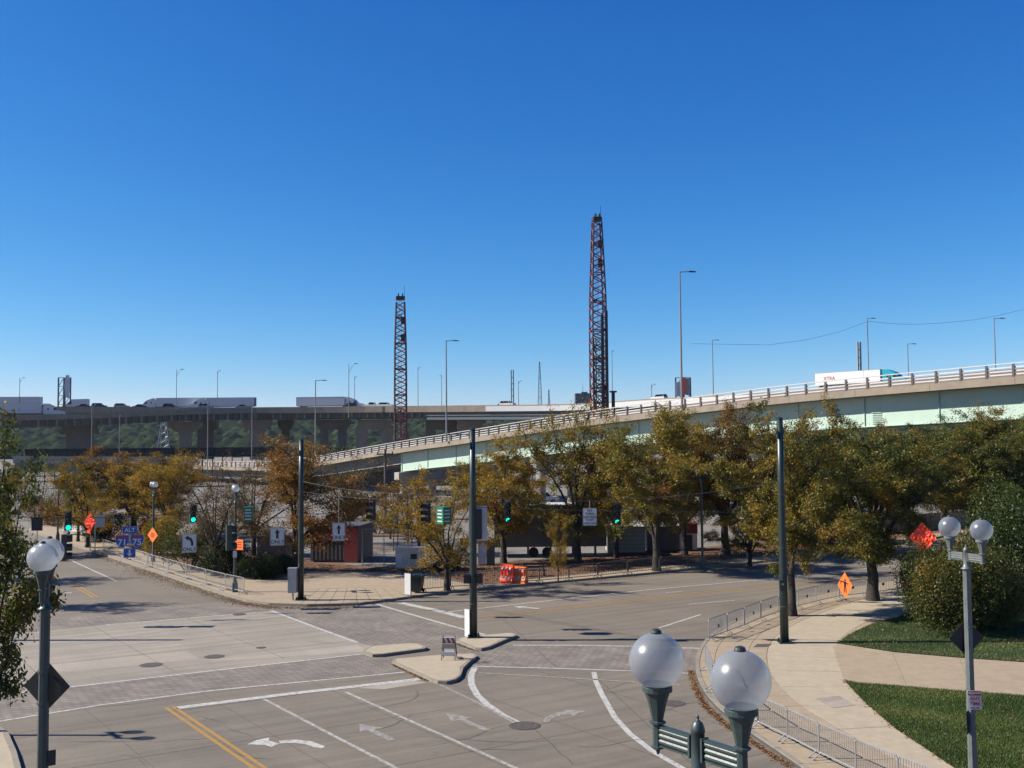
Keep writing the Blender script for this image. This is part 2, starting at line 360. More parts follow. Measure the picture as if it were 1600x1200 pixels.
def strip(name, pts, w, mt, z=.008, parent=road):
    q = [G(x, y, z) for x, y in pts]; L = []; Rr = []
    for i, p in enumerate(q):
        d = (q[min(i + 1, len(q) - 1)] - q[max(i - 1, 0)]).normalized(); nrm = Vector((-d.y, d.x, 0)) * w / 2
        L.append(p + nrm); Rr.append(p - nrm)
    b = MB(); n = len(q)
    b.add(L + Rr, [(i, n + i, n + i + 1, i + 1) for i in range(n - 1)])
    return b.build(name, mt, parent)
WL2 = M['worn_line']
WL, FL, YL = M['white_line'], M['faded_line'], M['yellow_line']
strip('crosswalk_line', [(-60, 1093), (113, 1073), (340, 1047), (565, 1022)], .16, WL)
strip('crosswalk_line', [(-60, 1137), (30, 1122), (160, 1101), (330, 1079), (560, 1057), (632, 1050)], .16, WL)
strip('stop_line', [(276, 1106), (460, 1083), (655, 1061)], .42, WL)
strip('lane_line', [(412, 1092), (515, 1146), (619, 1200), (760, 1273)], .15, WL2)
strip('lane_line', [(540, 1081), (672, 1140), (806, 1200), (960, 1268)], .15, WL2)
strip('lane_line', [(680, 1066), (745, 1097), (780, 1116), (812, 1131)], .14, FL, .010)
strip('lane_line', [(742, 1043), (736, 1055), (737, 1070), (746, 1086), (762, 1101), (785, 1117), (815, 1132)], .28, WL)
strip('lane_line', [(928, 1050), (931, 1064), (941, 1086), (961, 1121), (985, 1147), (1020, 1174), (1066, 1200), (1130, 1233)], .22, WL)
strip('crosswalk_line', [(742, 1041), (860, 1044), (985, 1048), (1076, 1052)], .15, WL)
strip('crosswalk_line', [(802, 1008), (900, 1008), (1000, 1010), (1097, 1013)], .17, WL)
strip('stop_line', [(748, 1051), (870, 1058), (985, 1065), (1062, 1070)], .14, FL)
strip('crosswalk_line', [(424, 954), (490, 979), (559, 1004)], .2, WL)
strip('crosswalk_line', [(589, 944), (660, 965), (727, 984), (759, 992)], .2, WL)
strip('stop_line', [(626, 942), (680, 953), (727, 965)], .55, WL)
strip('lane_line', [(690, 957), (744, 951), (880, 936), (1017, 921), (1200, 905), (1310, 893), (1430, 880), (1620, 857)], .16, WL)
for dx in (-1.1, 1.1):
    strip('centre_line', [(752, 965 + dx), (860, 953 + dx), (953, 942 + dx), (1080, 928 + dx), (1200, 917 + dx), (1310, 906 + dx), (1430, 893 + dx), (1620, 872 + dx)], .13, YL)
strip('lane_line', [(1030, 981), (1095, 960)], .16, WL); strip('lane_line', [(1075, 944), (1148, 938)], .12, WL); strip('lane_line', [(1040, 926), (1066, 924)], .12, WL)
strip('lane_line', [(1240, 930), (1300, 925)], .12, WL)
strip('crosswalk_line', [(165, 976), (230, 971), (300, 965), (400, 957)], .16, WL)
strip('crosswalk_line', [(60, 960), (250, 950), (330, 944), (395, 938)], .14, FL)
strip('lane_line', [(60, 853), (110, 875), (182, 908)], .16, WL); strip('lane_line', [(78, 928), (112, 926)], .3, WL)
yl = [(G(265, 1105), G(405, 1200)), (G(116, 914), G(150, 934))]
for a, b_ in yl:
    d = (b_ - a).normalized(); nn = Vector((-d.y, d.x, 0)); b_ = b_ + d * (7 if a.y < 60 else 0)
    for s in (-.14, .14):
        mb = MB(); q = [a + nn * (s - .07), a + nn * (s + .07), b_ + nn * (s + .07), b_ + nn * (s - .07)]
        mb.sheet([Vector((v.x, v.y, .008)) for v in q]).build('centre_line', YL, road)
on_road('turn_arrow', [(386, 1163), (402, 1156), (421, 1152), (420, 1157), (437, 1162), (424, 1167), (414, 1164)], WL, .008)
on_road('turn_arrow', [(436, 1157), (462, 1155.5), (486, 1158), (508, 1166), (504, 1169), (492, 1168), (478, 1163), (458, 1160.5), (437, 1161.5)], WL, .008)
def lane_arrow(tip, tail, hw=.45, sw=.13, mt=FL):
    a = G(*tip, .008); b_ = G(*tail, .008); d = (a - b_).normalized(); n_ = Vector((-d.y, d.x, 0)); L = (a - b_).length; h = a - d * L * .4
    mb = MB(); mb.sheet([a, h - n_ * hw, h - n_ * sw, b_ - n_ * sw, b_ + n_ * sw, h + n_ * sw, h + n_ * hw]); mb.build('lane_arrow', mt, road)
lane_arrow((561, 1131), (612, 1156)); lane_arrow((697, 1114), (762, 1141)); lane_arrow((802, 947), (842, 951), .4, .14, WL)
on_road('turn_arrow', [(848, 1128), (852, 1121), (866, 1114), (884, 1111), (882, 1108), (915, 1111), (896, 1119), (893, 1115.5), (876, 1118), (862, 1123), (858, 1128)], FL, .008)

rng = random.Random(4)
# pavement joints: thin tarred strips of the concrete road panels
A = Vector((-.58, .815, 0)); B = Vector((.857, .515, 0))
def joint(p, d, L, w=.022):
    n_ = Vector((-d.y, d.x, 0)) * w / 2; q = []; k = 9; rr = []
    for i in range(k):
        c = p + d * (L * i / (k - 1)) + n_ * rng.uniform(-2, 2) + Vector((0, 0, .0065))
        q.append(c + n_); rr.append(c - n_)
    mb = MB(); mb.add(q + rr, [(i, k + i, k + i + 1, i + 1) for i in range(k - 1)]); mb.build('joint', M['joint'], road)
o0 = G(430, 1150)
for i in range(-3, 4):
    joint(o0 + B * (i * 4.4) - A * 20, A, 28, .02)
for i in range(-4, 2):
    joint(o0 + A * (i * 5.2) - B * 18, B, 30, .018)
oc = G(350, 990)
for i in range(-3, 3): joint(oc + B * (i * 5.0) - A * 8, A, 16, .025)
for px, py, L in ((830, 1135, 4.5), (780, 962, 14), (930, 1058, 12)): joint(G(px, py), (G(px + 40, py + 36) - G(px, py)).normalized(), L, .03)

def crack(px, py, ang, L, w=.02):
    p = G(px, py, .006); a = math.radians(ang); q_ = []; r_ = []
    for i in range(12):
        f = math.sin(math.pi * (i + .3) / 11.6); n_ = Vector((-math.sin(a), math.cos(a), 0)) * w * .5 * f
        q_.append(p + n_); r_.append(p - n_); a += rng.uniform(-.35, .35); p = p + Vector((math.cos(a), math.sin(a), 0)) * L / 11
    mb = MB(); mb.add(q_ + r_, [(i, 12 + i, 13 + i, i + 1) for i in range(11)]); mb.build('crack', M['joint'], road)
for c_ in ((90, 1160, 10, 3.2), (240, 1160, 25, 2.5), (350, 1135, -35, 2.2), (352, 1128, 160, 1.6), (360, 1172, -60, 2), (180, 1178, -30, 2.5), (300, 1010, 30, 4), (520, 1150, 20, 4), (640, 1170, 15, 5), (700, 1180, 30, 3), (880, 1165, 10, 4), (640, 1150, 8, 6), (860, 960, -12, 7), (900, 985, -8, 6), (150, 1020, 20, 3), (470, 1000, -20, 4), (120, 1105, 12, 4), (560, 1110, 30, 5), (1010, 1120, 60, 4), (900, 1090, 20, 5)): crack(*c_, rng.uniform(.018, .035))
# manhole covers
def manhole(px, py, r, where):
    t = thing('manhole_cover', where, 'manhole cover', G(px, py, .003), 0, 'iron covers in the road')
    MB().lathe([(r * 1.12, 0), (r * 1.12, .008), (r * 1.02, .009)], 28).build('frame', M['galv_dark'], t)
    MB().lathe([(r, 0), (r, .014), (r * .8, .014), (r * .78, .011), (r * .5, .011), (r * .48, .014), (r * .05, .014)], 28).build('lid', M['iron'], t)
manhole(820, 1134, .5, 'round iron manhole cover at the end of the curved white line')
manhole(236, 1039, .45, 'round iron manhole cover on the edge of the left pale band')
manhole(335, 1026, .42, 'round iron manhole cover in the gap between pale bands')
manhole(1052, 1099, .42, 'round iron manhole cover beside the right foreground globe lamp')
manhole(374, 960, .35, 'round iron manhole cover near the far crosswalk line')
manhole(408, 1012, .22, 'small iron cover in the middle of the intersection')

# ------------------------------------------------------------------ far block (corner with the trees)
far_curb = [(-150, 770), (43, 830), (130, 858), (213, 885), (300, 915), (350, 931), (385, 941), (420, 946), (480, 948), (560, 946), (620, 938), (700, 927), (850, 913), (1000, 899), (1150, 884), (1300, 866), (1430, 846), (1620, 818)]
FB = [G(x, y) for x, y in far_curb]
top = [Vector((110, 330, 0)), Vector((-190, 330, 0))]
block = tag(MB().prism([(p.x, p.y) for p in FB + top], -.02, .12).build('parking_lot', M['lot']), kind='structure')
side = tag(MB().sheet([Vector((p.x, p.y, .128)) for p in FB[1:]] + poly([(1620, 812), (1430, 838), (1300, 857), (1150, 874), (1000, 889), (850, 903), (740, 914), (690, 905), (680, 893), (560, 893), (480, 892), (430, 905), (400, 905), (370, 900), (310, 893), (213, 862), (130, 836), (60, 816)], .128)).build('corner_sidewalk', M['walk_tan']), kind='structure')
mulch = tag(MB().sheet(poly([(60, 815), (130, 835), (213, 861), (310, 892), (370, 899), (400, 904), (430, 904), (480, 891), (560, 892), (680, 892), (690, 904), (740, 913), (850, 902), (1000, 888), (1150, 873), (1300, 856), (1430, 837), (1620, 811), (1620, 803), (1430, 822), (1250, 842), (1130, 852), (1010, 862), (880, 872), (760, 880), (700, 884), (560, 886), (520, 876), (440, 868), (300, 852), (200, 832), (120, 814)], .136)).build('mulch_bed', M['mulch']), kind='structure')
tag(MB().sheet(poly([(560, 853), (700, 858), (700, 862), (560, 857)], .14)).build('mulch_strip', M['mulch']), kind='structure')
def curb_run(pts, parent, wid=.17, h=.145, seg=1.8, mt=M['curb']):
    q = []; 
    for a, b_ in zip(pts[:-1], pts[1:]):
        k = max(1, round((b_ - a).length / seg))
        for i in range(k): q.append(a.lerp(b_, i / k))
    q.append(pts[-1]); nrm = []
    for i in range(len(q)):
        d = (q[min(i + 1, len(q) - 1)] - q[max(i - 1, 0)]).normalized(); nrm.append(Vector((-d.y, d.x, 0)))
    for i in range(len(q) - 1):
        d = (q[i + 1] - q[i]).normalized() * .008; dz = rng.uniform(-.006, .006)
        pl = [q[i] + d - nrm[i] * .01, q[i + 1] - d - nrm[i + 1] * .01, q[i + 1] - d + nrm[i + 1] * wid, q[i] + d + nrm[i] * wid]
        MB().prism([(p.x, p.y) for p in pl], 0.0, h + dz).build('curb_stone', mt, parent)
curb_run([FB[i] for i in range(1, len(FB))], side, .2, .15, 3.0)
# scored slab joints of the corner plaza
def plaza_joint(p, q, parent, z=.131, w=.03):
    p = G(*p, z); q = G(*q, z); d = (q - p).normalized(); n_ = Vector((-d.y, d.x, 0)) * w / 2
    MB().sheet([p - n_, q - n_, q + n_, p + n_]).build('slab_joint', M['joint'], parent)
for i in range(9): plaza_joint((470 + i * 22, 943 - max(0, i - 5) * 1.5), (500 + i * 14, 919), side)
plaza_joint((390, 925), (700, 912), side); plaza_joint((400, 936), (640, 929), side)
for i in range(7): plaza_joint((740 + i * 100, 914 - i * 10.5 + 9), (742 + i * 100, 905.5 - i * 10.2), side)

# left near sidewalk with the foreground tree
left_walk_pts = [G(x, y) for x, y in [(-140, 1105), (-20, 1128), (12, 1150), (25, 1180), (33, 1210), (45, 1290)]]
lw = tag(MB().prism([(p.x, p.y) for p in left_walk_pts] + [(-40, left_walk_pts[-1].y), (-40, left_walk_pts[0].y)], 0, .13).build('left_sidewalk', M['walk']), kind='structure')
curb_run(left_walk_pts[::-1], lw, .17, .145, 1.8)

# ------------------------------------------------------------------ near right corner: sidewalk of separate slabs
rc = [(1330, 1262), (1242, 1196), (1180, 1155), (1136, 1126), (1108, 1100), (1092, 1075), (1084, 1050), (1086, 1027), (1094, 1011), (1104, 998), (1130, 981), (1180, 960), (1250, 938), (1330, 920), (1440, 903), (1640, 878)]
q = [G(x, y) for x, y in rc]
def catmull(pts, k=8):
    out = []
    for i in range(len(pts) - 1):
        p0 = pts[max(i - 1, 0)]; p1 = pts[i]; p2 = pts[i + 1]; p3 = pts[min(i + 2, len(pts) - 1)]
        for j in range(k):
            t = j / k
            out.append(.5 * ((2 * p1) + (p2 - p0) * t + (2 * p0 - 5 * p1 + 4 * p2 - p3) * t * t + (3 * p1 - p0 - 3 * p2 + p3) * t ** 3))
    out.append(pts[-1]); return out
def resample(pts, step):
    out = [pts[0]]; acc = 0
    for a, b_ in zip(pts[:-1], pts[1:]):
        L = (b_ - a).length
        while acc + L >= step:
            t = (step - acc) / L; a = a.lerp(b_, t); L = (b_ - a).length; out.append(a.copy()); acc = 0
        acc += L
    return out
cv = resample(catmull(q), 1.7)
def smooth(pts, it=4):
    for _ in range(it): pts = [pts[0]] + [(pts[i - 1] + pts[i] * 2 + pts[i + 1]) / 4 for i in range(1, len(pts) - 1)] + [pts[-1]]
    return pts
cv = smooth(cv, 3)
nr = []
for i in range(len(cv)):
    d = (cv[min(i + 1, len(cv) - 1)] - cv[max(i - 1, 0)]).normalized(); nr.append(Vector((d.y, -d.x, 0)))
for _ in range(4): nr = [nr[0]] + [((nr[i - 1] + nr[i] * 2 + nr[i + 1]) / 4).normalized() for i in range(1, len(nr) - 1)] + [nr[-1]]
walk = tag(MB().prism([(p.x, p.y) for p in cv] + [(60, cv[-1].y + 2), (60, 14), (cv[0].x, 14)], -.01, .10).build('corner_walk', M['joint']), kind='structure')
offs = [0, .2, .85, 2.3, 3.15, 6.2, 7.5]
for i in range(len(cv) - 1):
    for j in range(len(offs) - 1):
        if j >= 4 and i % 2: continue
        i2 = min(i + (2 if j >= 4 else 1), len(cv) - 1)
        g = .010 if j < 4 else .012
        e = [cv[i] + nr[i] * (offs[j] + g), cv[i2] + nr[i2] * (offs[j] + g), cv[i2] + nr[i2] * (offs[j + 1] - g), cv[i] + nr[i] * (offs[j + 1] - g)]
        d1 = (e[1] - e[0]).normalized() * g; d2 = (e[2] - e[3]).normalized() * g
        if (e[1] - e[0]).length < .25 or (e[2] - e[3]).length < .12: continue
        if (e[2] - e[3]).dot(e[1] - e[0]) < 0: continue
        if i2 - i > 1:
            mid = i + 1; pl = [e[0] + d1, cv[mid] + nr[mid] * (offs[j] + g), e[1] - d1, e[2] - d2, cv[mid] + nr[mid] * (offs[j + 1] - g), e[3] + d2]
        else: pl = [e[0] + d1, e[1] - d1, e[2] - d2, e[3] + d2]
        dz = rng.uniform(-.003, .003)
        MB().prism([(p.x, p.y) for p in pl], .0 if j == 0 else .05, (.145 if j == 0 else .13) + dz).build('curb_stone' if j == 0 else 'slab', M['curb'] if j == 0 else (M['walk_tan'] if j in (1, 2, 3, 5) else M['walk']), walk)
# plain infill paving between walk and lawns, then the side path in panels
MB().sheet(poly([(1300, 1270), (1200, 1120), (1200, 1040), (1240, 1000), (1330, 955), (1440, 925), (1640, 905), (1640, 1290)], .122)).build('walk_base', M['walk'], walk)
pa = [(1300, 1008), (1395, 1019), (1500, 1028), (1620, 1037)]; pb = [(1318, 1064), (1418, 1073), (1520, 1081), (1650, 1091)]
for i in range(3):
    f0, f1 = .006, .994
    e = [G(*pa[i], .137), G(*pa[i + 1], .137), G(*pb[i + 1], .137), G(*pb[i], .137)]
    MB().prism([(p.x, p.y) for p in (e[0].lerp(e[1], f0), e[0].lerp(e[1], f1), e[3].lerp(e[2], f1), e[3].lerp(e[2], f0))], .08, .137).build('path_panel', M['walk_tan'], walk)
on_w = lambda name, pts, mt, z: MB().sheet(poly(pts, z)).build(name, mt, walk)
on_w('tactile_plate', [(1183, 1006), (1206, 1006), (1198, 1011), (1177, 1011)], M['rail_post'], .140)
on_w('utility_lid', [(1274, 1091), (1312, 1087), (1336, 1102), (1300, 1106)], M['patch'], .139)
# lawns
lawn1 = [(1308, 1005), (1325, 992), (1359, 976), (1404, 964), (1440, 945), (1500, 935), (1640, 925), (1640, 1038), (1600, 1034), (1500, 1027), (1395, 1018)]
lawn2 = [(1322, 1066), (1400, 1072), (1500, 1080), (1650, 1091), (1700, 1290), (1560, 1240), (1490, 1199), (1450, 1172), (1400, 1139), (1352, 1098)]
def leaf_cloud(name, pts, size, tint, mt, parent=None, seed=0, aspect=.5, up=0.0, loc=None):
    r = np.random.default_rng(seed); N = len(pts)
    u = r.normal(size=(N, 3)); u /= np.linalg.norm(u, axis=1)[:, None]
    w = r.normal(size=(N, 3)); w[:, 2] += 0
    if up: u[:, 2] *= (1 - up); w[:, 2] *= (1 - up)
    v = np.cross(u, w); 
    if up: v = np.cross(np.cross(u, w), u)
    v /= np.linalg.norm(v, axis=1)[:, None] + 1e-9
    s = size * r.uniform(.6, 1.25, N)[:, None]
    V = np.empty((N, 4, 3)); V[:, 0] = pts + u * s * .5; V[:, 1] = pts + v * s * aspect * .5; V[:, 2] = pts - u * s * .5; V[:, 3] = pts - v * s * aspect * .5
    me = bpy.data.meshes.new(name); me.vertices.add(N * 4); me.vertices.foreach_set('co', V.reshape(-1))
    me.loops.add(N * 4); me.loops.foreach_set('vertex_index', np.arange(N * 4, dtype=np.int32))
    me.polygons.add(N); me.polygons.foreach_set('loop_start', np.arange(0, N * 4, 4, dtype=np.int32))
    me.update(calc_edges=True)
    a = me.attributes.new('tint', 'FLOAT', 'POINT'); a.data.foreach_set('value', np.repeat(np.clip(tint, 0, 1), 4).astype(np.float32))
    me.materials.append(mt)
    return link(name, me, parent, loc)
def points_in(polypts, n, seed, z):
    r = np.random.default_rng(seed); P2 = np.array([(p.x, p.y) for p in polypts]); lo = P2.min(0); hi = P2.max(0); out = []
    while len(out) < n:
        c = r.uniform(lo, hi, (n, 2)); ins = np.zeros(n, bool); j = len(P2) - 1
        for i in range(len(P2)):
            cond = ((P2[i, 1] > c[:, 1]) != (P2[j, 1] > c[:, 1])) & (c[:, 0] < (P2[j, 0] - P2[i, 0]) * (c[:, 1] - P2[i, 1]) / (P2[j, 1] - P2[i, 1] + 1e-12) + P2[i, 0])
            ins ^= cond; j = i
        out += list(c[ins])
    o = np.array(out[:n]); return np.c_[o, np.full(n, z)]
def blades(name, pts, seed, h=.09):
    r = np.random.default_rng(seed); N = len(pts); a = r.uniform(0, 6.283, N); w = .012
    dx = np.c_[np.cos(a) * w, np.sin(a) * w, np.zeros(N)]; lean = np.c_[r.normal(0, .03, (N, 2)), h * r.uniform(.5, 1.2, N)]
    V = np.stack([pts - dx, pts + dx, pts + lean], 1)
    me = bpy.data.meshes.new(name); me.vertices.add(N * 3); me.vertices.foreach_set('co', V.reshape(-1)); me.loops.add(N * 3)
    me.loops.foreach_set('vertex_index', np.arange(N * 3, dtype=np.int32)); me.polygons.add(N); me.polygons.foreach_set('loop_start', np.arange(0, N * 3, 3, dtype=np.int32)); me.update(calc_edges=True)
    t = .4 + .16 * np.sin(pts[:, 0] * .9 + 1.3 * np.sin(pts[:, 1] * .7)) + .16 * np.sin(pts[:, 1] * 1.7 + 2 * np.sin(pts[:, 0] * .45)) + r.normal(0, .22, N)
    at = me.attributes.new('tint', 'FLOAT', 'POINT'); at.data.foreach_set('value', np.repeat(np.clip(t, 0, 1), 3).astype(np.float32))
    me.materials.append(M['grass']); return link(name, me)
for k, (lp, n_, lb) in enumerate(((lawn1, 60000, 'green lawn under the large bush beside the path'), (lawn2, 110000, 'green lawn behind the steel barriers at the lower right'))):
    pp = poly(lp, .15)
    tag(MB().sheet(pp).build('lawn_soil', M['soil']), kind='structure')
    lf = points_in(pp, 500, 77 + k, .2); tag(leaf_cloud('fallen_leaves', lf, .1, np.random.default_rng(k).uniform(0, 1, len(lf)), M['leaf_litter'], None, 8 + k, .6, .6), 'few dry leaves scattered on the ' + ('upper' if k == 0 else 'lower') + ' lawn', 'leaves', kind='stuff')
    tag(blades('grass', points_in(pp, n_, 7 + k, .148), 3 + k), lb, 'grass', kind='stuff')

# ------------------------------------------------------------------ traffic islands
def island(pts, label):
    pl = [G(x, y, .14) for x, y in pts]; c = sum(pl, Vector()) / len(pl)
    t = thing('traffic_island', label, 'traffic island', (0, 0, 0))
    inner = [c + (p - c) * max(.5, 1 - .17 / (p - c).length) for p in pl]
    MB().prism([(p.x, p.y) for p in inner], 0, .148).build('top_slab', M['walk'], t)
    n = len(pl); mb = MB()
    vv = [(p.x, p.y, 0) for p in pl] + [(p.x, p.y, .14) for p in pl] + [(p.x, p.y, .14) for p in inner]
    mb.add(vv, [(i, (i + 1) % n, n + (i + 1) % n, n + i) for i in range(n)] + [(n + i, n + (i + 1) % n, 2 * n + (i + 1) % n, 2 * n + i) for i in range(n)])
    mb.build('curb', M['curb'], t)
island([(566, 1018), (571, 1013), (580, 1009), (640, 1004.5), (655, 1005), (667, 1010), (664, 1013), (596, 1022), (582, 1022.5)], 'small pale concrete island left of the striped barricade island')
island([(613, 1033), (616, 1029), (680, 1023), (736, 1020.5), (742, 1021), (745, 1025), (733, 1034), (724, 1043), (720, 1055), (712, 1061), (698, 1064.5), (684, 1064), (672, 1060)], 'rounded concrete island carrying the striped barricade')
island([(712, 1000), (716, 997), (740, 993), (795, 988.5), (803, 989), (808, 992), (785, 1001), (765, 1010), (752, 1013), (742, 1012)], 'pointed concrete island under the middle signal pole')

# ------------------------------------------------------------------ trees
def crown_tree(name, seed, H, R, th, tr, nleaf, lsize, leafm, tint0=.5, flat=.8, limbs=7, spread=1.0, jit=.17, up0=.2):
    r = random.Random(seed); nrg = np.random.default_rng(seed)
    wood = MB(); segs = []; twigs = []
    p = Vector((0, 0, -.1)); pts = [p]
    for k in range(4):
        p = Vector((p.x + r.uniform(-.07, .07) * tr * 4, p.y + r.uniform(-.07, .07) * tr * 4, th * (k + 1) / 4)); pts.append(p)
    for k in range(4): wood.tube(pts[k], pts[k + 1], tr * (1.25 - .1 * k if k else 1.5), tr * (1.15 - .1 * k), 9, False)
    zc = th + (H - th) * .46; hz = (H - th) * .58
    for i in range(limbs):
        az = 2 * math.pi * (i + r.uniform(-.3, .3)) / limbs; el = r.uniform(-.25, .75) if i < limbs - 1 else 1.35
        if i % 3 == 0: el = r.uniform(.75, 1.2)
        rad = R * r.uniform(.72, .95)
        end = Vector((math.cos(az) * math.cos(el) * rad, math.sin(az) * math.cos(el) * rad, zc + math.sin(el) * hz * r.uniform(.8, .98) - (.12 * hz)))
        st = pts[3].lerp(pts[4], r.uniform(.2, 1)); ctl = st.lerp(end, .5) + Vector((0, 0, (H - th) * r.uniform(.02, .16))) - Vector((math.cos(az), math.sin(az), 0)) * R * .12
        lp = [st.lerp(ctl, t).lerp(ctl.lerp(end, t), t) + Vector((r.uniform(-.1, .1), r.uniform(-.1, .1), 0)) * (1 if 0 < t < 1 else 0) for t in (0, .2, .4, .6, .8, 1)]
        rr = tr * r.uniform(.42, .62)
        for k in range(5): wood.tube(lp[k], lp[k + 1], rr * (1 - .17 * k), rr * (1 - .17 * (k + 1)), 6, False)
        for k in range(11):
            t = r.uniform(.22, 1); b0 = lp[min(4, int(t * 5))].lerp(lp[min(5, int(t * 5) + 1)], t * 5 - int(t * 5) if t < 1 else 0)
            d = Vector((r.gauss(0, 1), r.gauss(0, 1), r.gauss(up0, .7))) + (b0 - Vector((0, 0, zc - hz * .3))).normalized() * .9
            d.normalize(); L = R * r.uniform(.25, .48); b1 = b0 + d * L
            bm_ = b0.lerp(b1, .5) + Vector((r.uniform(-1, 1), r.uniform(-1, 1), r.uniform(-1, 1))) * L * .1
            q_ = Vector((b1.x / R, b1.y / R, (b1.z - zc) / hz))
            if q_.length > 1.08: b1 = Vector((q_.x / q_.length * R * 1.05, q_.y / q_.length * R * 1.05, zc + q_.z / q_.length * hz * 1.05))
            wood.tube(b0, bm_, rr * .28, rr * .2, 4, False); wood.tube(bm_, b1, rr * .2, rr * .1, 4, False)
            ct = r.gauss(0, .16)
            for kk in range(6):
                c0 = (b0.lerp(bm_, r.uniform(.3, 1)) if kk < 2 else bm_.lerp(b1, r.uniform(0, 1)))
                dd = Vector((r.gauss(0, 1), r.gauss(0, 1), r.gauss(.15, .8))).normalized() * R * r.uniform(.12, .25)
                wood.tube(c0, c0 + dd, max(.007, rr * .08), .004, 3, False); twigs.append((c0, c0 + dd, ct + r.gauss(0, .07)))
    T0 = np.array([t[0] for t in twigs]); T1 = np.array([t[1] for t in twigs]); CT = np.array([t[2] for t in twigs])
    wgt = nrg.uniform(.0, 1.0, len(twigs)) ** 1.6 + .03; wgt /= wgt.sum()
    idx = nrg.choice(len(twigs), nleaf, p=wgt); t = nrg.uniform(.1, 1.15, nleaf)[:, None]
    LP = T0[idx] + (T1[idx] - T0[idx]) * t + nrg.normal(0, jit, (nleaf, 3)) * np.array([1, 1, .8])
    tint = tint0 + CT[idx] + nrg.normal(0, .14, nleaf)
    root = bpy.data.objects.new(name, None); col.objects.link(root)
    link('trunk', wood.mesh('trunk', M['bark'], True), root)
    leaf_cloud('crown', LP, lsize, tint, leafm, root, seed, .42)
    return root
proto = {
    'gold1': crown_tree('street_tree', 11, 11, 5.0, 2.3, .24, 70000, .15, M['leaf_gold'], .45, limbs=8),
    'gold2': crown_tree('street_tree', 12, 11, 5.0, 2.4, .22, 58000, .15, M['leaf_gold'], .55, limbs=8),
    'olive': crown_tree('street_tree', 13, 11, 5.2, 2.7, .27, 74000, .15, M['leaf_olive'], .5, limbs=9),
    'yellow': crown_tree('street_tree', 14, 10, 4.5, 1.9, .2, 21000, .16, M['leaf_yellow'], .5, limbs=7),
    'bare': crown_tree('street_tree', 15, 10, 4.6, 2.2, .2, 11000, .14, M['leaf_brown'], .5, limbs=9),
    'thin': crown_tree('street_tree', 16, 10, 4.8, 2.2, .22, 33000, .15, M['leaf_gold'], .6, limbs=8),
}
used = set(); used_n = []; _lv = {}; LEAFV = (None, 'leaf_rust', None, 'leaf_olive', 'leaf_yellow', None, 'leaf_rust')
def tree(kind, base, crown_w, top_y, label, group='street trees around the intersection', rz=None, Y=None, baseh=.13):
    """base: pixel of the trunk foot; crown width in pixels; pixel row of the crown top"""
    b_ = G(base[0], base[1], baseh) if Y is None else P(base[0], base[1], Y)
    if Y is not None: b_.z = baseh
    src = proto[kind]
    o = src if kind not in used else copy_tree(src); used.add(kind)
    H0 = {'gold1': 11, 'gold2': 11, 'olive': 11}.get(kind, 10); R0_ = {'gold1': 5, 'gold2': 5, 'olive': 5.2, 'yellow': 4.5, 'bare': 4.6, 'thin': 4.8}[kind]
    h = P(base[0], top_y, b_.y).z - b_.z; w = crown_w * b_.y / F / 2 * (1.22 if crown_w > 60 else 1.0)
    o.location = b_; o.scale = (w / R0_, w / R0_, h / H0 / .98)
    o.rotation_euler = (0, 0, rz if rz is not None else rng.uniform(0, 6.28))
    lm = LEAFV[len(used_n) % len(LEAFV)]; used_n.append(1)
    if lm and kind in ('gold1', 'gold2', 'thin') and o is not src:
        for ch in o.children:
            if ch.name.startswith('crown'):
                k_ = (ch.data.name, lm)
                if k_ not in _lv: _lv[k_] = ch.data.copy(); _lv[k_].materials.clear(); _lv[k_].materials.append(M[lm])
                ch.data = _lv[k_]
    tag(o, label, 'tree', group); return o
tree('olive', (1364, 938), 250, 666, 'olive green tree whose thick trunk stands right of the orange flagger sign')
tree('gold1', (1238, 962), 195, 640, 'golden olive tree growing directly behind the right green pole')
tree('gold2', (1026, 892), 205, 655, 'golden tree right of the second green arrow signal')
tree('thin', (903, 882), 190, 645, 'sparse golden tree behind the no turn on red sign')
tree('gold2', (787, 880), 165, 698, 'gold brown tree behind the left green arrow signal')
tree('yellow', (699, 923), 150, 742, 'small forked tree with thin yellow leaves beside the wheeled bin')
tree('thin', (463, 893), 245, 694, 'brown gold tree right behind the left green pole')
tree('bare', (334, 900), 135, 728, 'nearly bare tree beside the small orange square sign')
tree('gold1', (208, 842), 225, 706, 'large yellow brown tree above the blue route sign')
tree('yellow', (137, 855), 130, 722, 'yellow tree beside the far end of the barriers')
tree('gold2', (122, 846), 80, 735, 'small golden tree at the far end of the left sidewalk')
tree('thin', (265, 858), 150, 716, 'brown tree behind the orange diamond sign')
tree('olive', (1525, 842), 190, 652, 'dark olive tree behind the right twin globe lamp')
tree('gold1', (1134, 866), 200, 640, 'golden tree between the lamp and the right green pole')
tree('gold2', (1172, 884), 110, 790, 'short golden tree just left of the right green pole')
tree('olive', (1298, 862), 220, 672, 'olive tree in the row behind the flagger sign')
tree('gold1', (1420, 850), 130, 668, 'golden olive tree behind the wrapped orange sign')
tree('gold1', (1622, 848), 160, 640, 'golden tree cut off by the right edge of the picture')
tree('olive', (1478, 836), 170, 660, 'olive tree left of the dark tree behind the right twin lamp')
tree('gold2', (1575, 842), 170, 648, 'golden tree between the dark olive tree and the picture edge')
tree('thin', (1225, 846), 190, 668, 'thin gold tree far behind the right green pole')
tree('bare', (545, 850), 150, 705, 'bare brown tree left of the red container top')
tree('yellow', (610, 842), 60, 786, 'small orange yellow tree standing in the parking lot')
tree('bare', (395, 868), 150, 705, 'leafless grey brown tree behind the globe lamp and green street sign', baseh=.13)
tree('thin', (963, 872), 120, 668, 'thin gold tree between the two green arrow signals')
